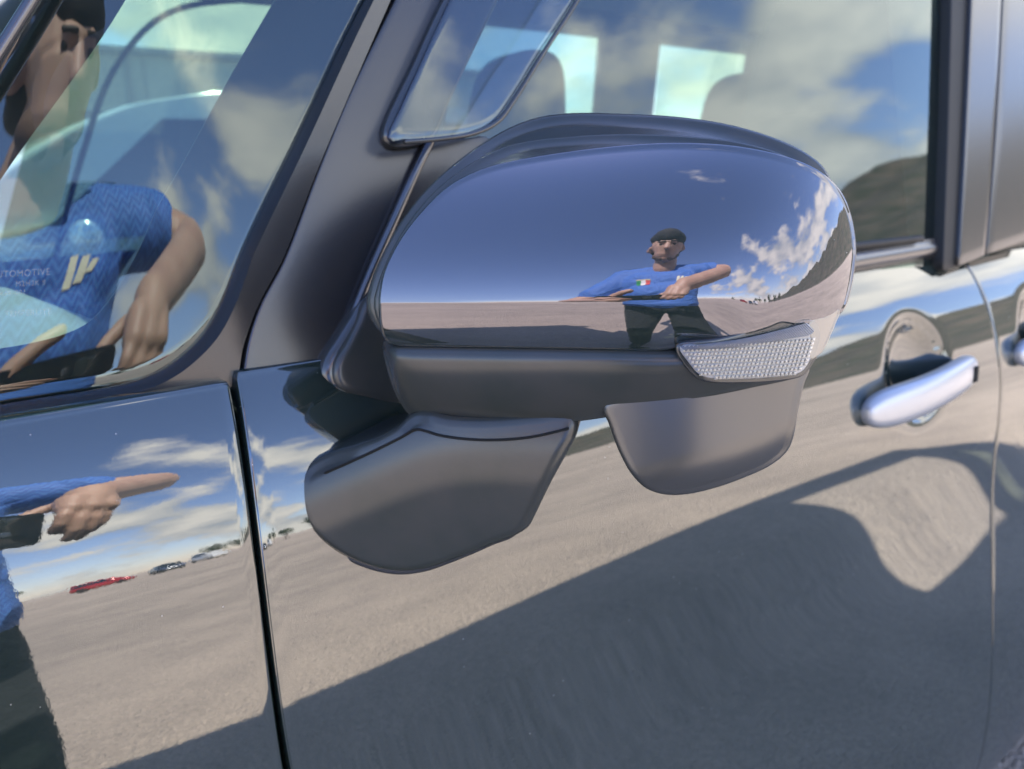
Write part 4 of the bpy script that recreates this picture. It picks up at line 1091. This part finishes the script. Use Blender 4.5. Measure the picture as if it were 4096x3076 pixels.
# ------------------------------------------------------------------ things across the lot
def simple_car(kind, loc, yaw, color, label, L_=4.3, Wd=1.72, Ht=1.50, van=False, group=None):
    """local x forward, built from a side profile with tumblehome; parts: body, cabin glass, wheels, lamps"""
    root = empty(kind, loc, label, 'car', group); root.rotation_euler = (0, 0, yaw)
    pm = pbr('car_paint', color, rough=.12, metal=.2, ior=1.9)
    hl = L_ / 2; bz = Ht * .60
    low = [(-hl, .30), (-hl + .02, .62), (-hl + .10, bz - .02), (-hl * .55, bz + .02), (hl * .30, bz), (hl * .78, bz - .10), (hl - .06, bz - .28), (hl, .48), (hl - .05, .26), (-hl + .08, .24)]
    def extr(name, prof_, w0, w1, mat, parent):
        P = resample(catmull(prof_, 5), 60); zs = [p[1] for p in P]; z0_, z1_ = min(zs), max(zs); secs = []
        verts, faces = [], []
        ys = np.linspace(-1, 1, 13)
        for s_ in ys:
            ed = abs(s_) ** 6
            for p in P:
                k = (p[1] - z0_) / (z1_ - z0_); w = w0 + (w1 - w0) * k
                sc_ = 1 - .05 * ed
                verts.append((p[0] * sc_, s_ * w / 2, (p[1] - (z0_ + z1_) / 2) * sc_ + (z0_ + z1_) / 2))
        n = len(P)
        for i in range(len(ys) - 1):
            for k in range(n): faces.append((i * n + k, i * n + (k + 1) % n, (i + 1) * n + (k + 1) % n, (i + 1) * n + k))
        faces.append(tuple(range(n))); faces.append(tuple((len(ys) - 1) * n + k for k in range(n - 1, -1, -1)))
        return mkobj(name, verts, faces, mat, parent)
    b = extr('body', low, Wd * .97, Wd, pm, root)
    if van: cab = [(-hl + .12, bz - .02), (-hl + .18, Ht - .06), (-hl + .5, Ht), (hl * .18, Ht - .01), (hl * .62, bz + .04), (hl * .60, bz - .04)]
    else: cab = [(-hl * .72, bz - .02), (-hl * .50, Ht - .12), (-hl * .2, Ht), (hl * .10, Ht - .03), (hl * .52, bz + .02), (hl * .5, bz - .04)]
    c_ = extr('cabin', cab, Wd * .94, Wd * .72, pm, root)
    gm = pbr('dark_car_glass', (.015, .02, .022), rough=.03, ior=1.9)
    # side windows, windscreen and rear window as slightly proud panes
    def pane(name, pts):
        me = mkobj(name, pts, [tuple(range(len(pts)))], gm, root, smooth=False)
        so2 = me.modifiers.new('solid', 'SOLIDIFY'); so2.thickness = .012; so2.offset = 0; return me
    fr, rr_ = max(p[0] for p in cab), min(p[0] for p in cab)
    zt_, zb_ = Ht - .10, bz + .05
    def wy(z): k = (z - (bz - .04)) / (Ht - bz + .04); return (Wd * .94 + (Wd * .72 - Wd * .94) * k) / 2 + .006
    def xf(z, P): return None
    xa_t, xa_b = (hl * .14, hl * .44); xr_t, xr_b = ((-hl + .45, -hl + .35) if van else (-hl * .38, -hl * .56))
    xm = (xa_t + xr_t) / 2
    for sg_ in (-1, 1):
        pane('side_window', [(xa_b, sg_ * wy(zb_), zb_), (xm + .05, sg_ * wy(zb_), zb_), (xm + .05, sg_ * wy(zt_), zt_), (xa_t, sg_ * wy(zt_), zt_)])
        pane('side_window', [(xm - .05, sg_ * wy(zb_), zb_), (xr_b, sg_ * wy(zb_), zb_), (xr_t, sg_ * wy(zt_), zt_), (xm - .05, sg_ * wy(zt_), zt_)])
        lamp = mkobj('headlight', [(hl - .02, sg_ * Wd * .30, .60), (hl - .10, sg_ * Wd * .44, .66), (hl - .12, sg_ * Wd * .45, .74), (hl - .06, sg_ * Wd * .30, .70)], [(0, 1, 2, 3)], M['chrome'], root, smooth=False)
        lamp.modifiers.new('solid', 'SOLIDIFY').thickness = .05
        tl_ = mkobj('tail_light', [(-hl + .0, sg_ * Wd * .36, .66), (-hl + .0, sg_ * Wd * .47, .66), (-hl + .06, sg_ * Wd * .47, .86), (-hl + .05, sg_ * Wd * .38, .86)], [(0, 1, 2, 3)], pbr('red_lamp', (.45, .02, .02), rough=.2), root, smooth=False)
        tl_.modifiers.new('solid', 'SOLIDIFY').thickness = .05
        rounded = [(hl * .36, sg_ * (Wd / 2 + .02), bz + .02), (hl * .36, sg_ * (Wd / 2 + .13), bz + .07)]
        v, f = capsule_mesh([(rounded[0], .04, rounded[1], .07)], 10); mkobj('wing_mirror', v, f, pm, root)
    x1 = hl * .54 if not van else hl * .60
    pane('windscreen', [(x1 - .02, -Wd * .40, bz + .06), (x1 - .02, Wd * .40, bz + .06), (xa_t + .10, Wd * .33, Ht - .07), (xa_t + .10, -Wd * .33, Ht - .07)])
    for wx in (-hl * .62, hl * .62):
        for sg_ in (-1, 1):
            vv, ff = [], []
            for w, r in ((-.10, .20), (-.10, .30), (-.06, .315), (.06, .315), (.10, .30), (.10, .20), (.07, .05)):
                for k in range(20): vv.append((wx + r * math.cos(k * math.pi / 10), sg_ * (Wd / 2 - .08 + w), .315 + r * math.sin(k * math.pi / 10)))
            for i in range(6):
                for k in range(20): ff.append((i * 20 + k, i * 20 + (k + 1) % 20, (i + 1) * 20 + (k + 1) % 20, (i + 1) * 20 + k))
            wh = mkobj('wheel', vv, ff, M['rubber'], root)
            rv = [(wx + .19 * math.cos(k * math.pi / 10), sg_ * (Wd / 2 + .0), .315 + .19 * math.sin(k * math.pi / 10)) for k in range(20)] + [(wx, sg_ * (Wd / 2 - .03), .315)]
            mkobj('rim', rv, [(k, (k + 1) % 20, 20) for k in range(20)], M['silver'], wh)
    return root
simple_car('parked_car', (1.62, 4.75, 0), math.pi, (.72, .78, .78), 'silver wagon parked on the far side, seen through the quarter window', 4.4, 1.75, 1.70, True)
simple_car('parked_car', (6.6, 6.3, 0), math.pi, (.30, .34, .38), 'grey car parked further back, seen through the cabin windows', 4.3, 1.72, 1.5)
simple_car('parked_car', (-1.9, -52, 0), .15, (.42, .02, .025), 'red hatchback parked across the lot, reflected in the fender', 4.0, 1.7, 1.55, True)
simple_car('parked_car', (2.2, -50, 0), 1.4, (.05, .06, .09), 'dark navy car parked beside the red hatchback, reflected in the fender', 4.2, 1.7, 1.5)
simple_car('parked_car', (6.5, -62, 0), 1.2, (.7, .7, .68), 'white van far across the lot, reflected in the fender', 4.8, 1.8, 2.0, True)
# warehouse on the far side
wh_ = empty('warehouse', (-2, 34, 0), 'long pale grey warehouse with a row of small windows behind the far car', 'building')
wm = pbr('pale_cladding', (.50, .55, .54), rough=.6, var=(.4, (.46, .51, .50)))
def bxm(name, c, s, mat, parent):
    vv = [(c[0] + sx * s[0] / 2, c[1] + sy * s[1] / 2, c[2] + sz * s[2] / 2) for sx in (-1, 1) for sy in (-1, 1) for sz in (-1, 1)]
    return mkobj(name, vv, [(0, 1, 3, 2), (4, 6, 7, 5), (0, 4, 5, 1), (2, 3, 7, 6), (0, 2, 6, 4), (1, 5, 7, 3)], mat, parent, smooth=False)
wall = bxm('wall', (0, 6, 3.5), (60, 12, 7.0), wm, wh_)
bxm('roof', (0, 6, 7.12), (60.6, 12.6, .24), pbr('roof_sheet', (.34, .38, .38), rough=.5), wh_)
for k in range(60): bxm('roof_rib', (-29.5 + k, -.32, 7.14), (.30, .10, .16), wm, wh_)
for k in range(12): bxm('cladding_joint', (-27.5 + k * 5, -.012, 3.5), (.06, .02, 6.9), pbr('joint', (.3, .33, .33), rough=.7) if k == 0 else bpy.data.materials['joint'], wh_)
for k in range(22):
    w = bxm('window', (-27 + k * 2.5, -.02, 4.6), (1.0, .06, .8), pbr('window_frame', (.62, .66, .66), rough=.5) if k == 0 else bpy.data.materials['window_frame'], wh_)
    bxm('pane', (-27 + k * 2.5, -.055, 4.6), (.86, .02, .66), pbr('pane', (.10, .13, .14), rough=.05, ior=1.8) if k == 0 else bpy.data.materials['pane'], w)
bxm('downpipe', (11.9, -.09, 3.5), (.14, .12, 6.9), pbr('pipe', (.36, .39, .39), rough=.5), wh_)
# trees along the lot edge
lm = pbr('leaf', (.055, .075, .03), rough=.8, var=(.8, (.03, .045, .02))); bk = pbr('bark', (.08, .06, .045), rough=.9)
def tree(loc, h, label):
    root = empty('tree', loc, label, 'tree', 'small trees at the edge of the lot')
    rr = random.Random(hash(loc) % 1000)
    v, f = capsule_mesh([((0, 0, 0), h * .035, (h * .03, 0, h * .55), h * .018), ((h * .02, 0, h * .4), h * .014, (h * .18, h * .05, h * .66), h * .006), ((h * .02, 0, h * .38), h * .014, (-h * .16, -h * .04, h * .64), h * .006)], 8)
    mkobj('trunk', v, f, bk, root)
    vv, ff = [], []
    cl_ = [(rr.gauss(0, .17) * h, rr.gauss(0, .17) * h, (.64 + rr.gauss(0, .13)) * h, rr.uniform(.10, .20) * h) for _ in range(14)]
    for cx, cy, cz, cr_ in cl_:
        for _ in range(55):
            d = Vector((rr.gauss(0, 1), rr.gauss(0, 1), rr.gauss(0, 1))).normalized() * cr_ * rr.uniform(.6, 1.05); p = Vector((cx, cy, cz)) + d
            a = Vector((rr.gauss(0, 1), rr.gauss(0, 1), rr.gauss(0, 1))).normalized() * h * .03; b_ = a.cross(Vector((rr.gauss(0, 1), rr.gauss(0, 1), 1))).normalized() * h * .022
            i = len(vv); vv += [p - a, p + b_, p + a, p - b_]; ff.append((i, i + 1, i + 2, i + 3))
    mkobj('crown', vv, ff, lm, root, smooth=False)
for i, (x, y, h) in enumerate([(7, -62, 3.6), (10.5, -66, 4.4), (14, -60, 3.2), (18.5, -64, 4.8), (22, -60, 3.8), (27, -62, 4.2), (-9, -60, 4)]):
    tree((x, y, 0), h, ['slender small tree nearest the white van at the lot edge', 'second tree from the white van along the lot edge', 'shortest tree in the row at the lot edge', 'tallest tree in the row at the lot edge', 'fifth tree from the white van along the lot edge', 'last tree of the row, nearest the foot of the hill', 'lone small tree behind the red hatchback'][i])
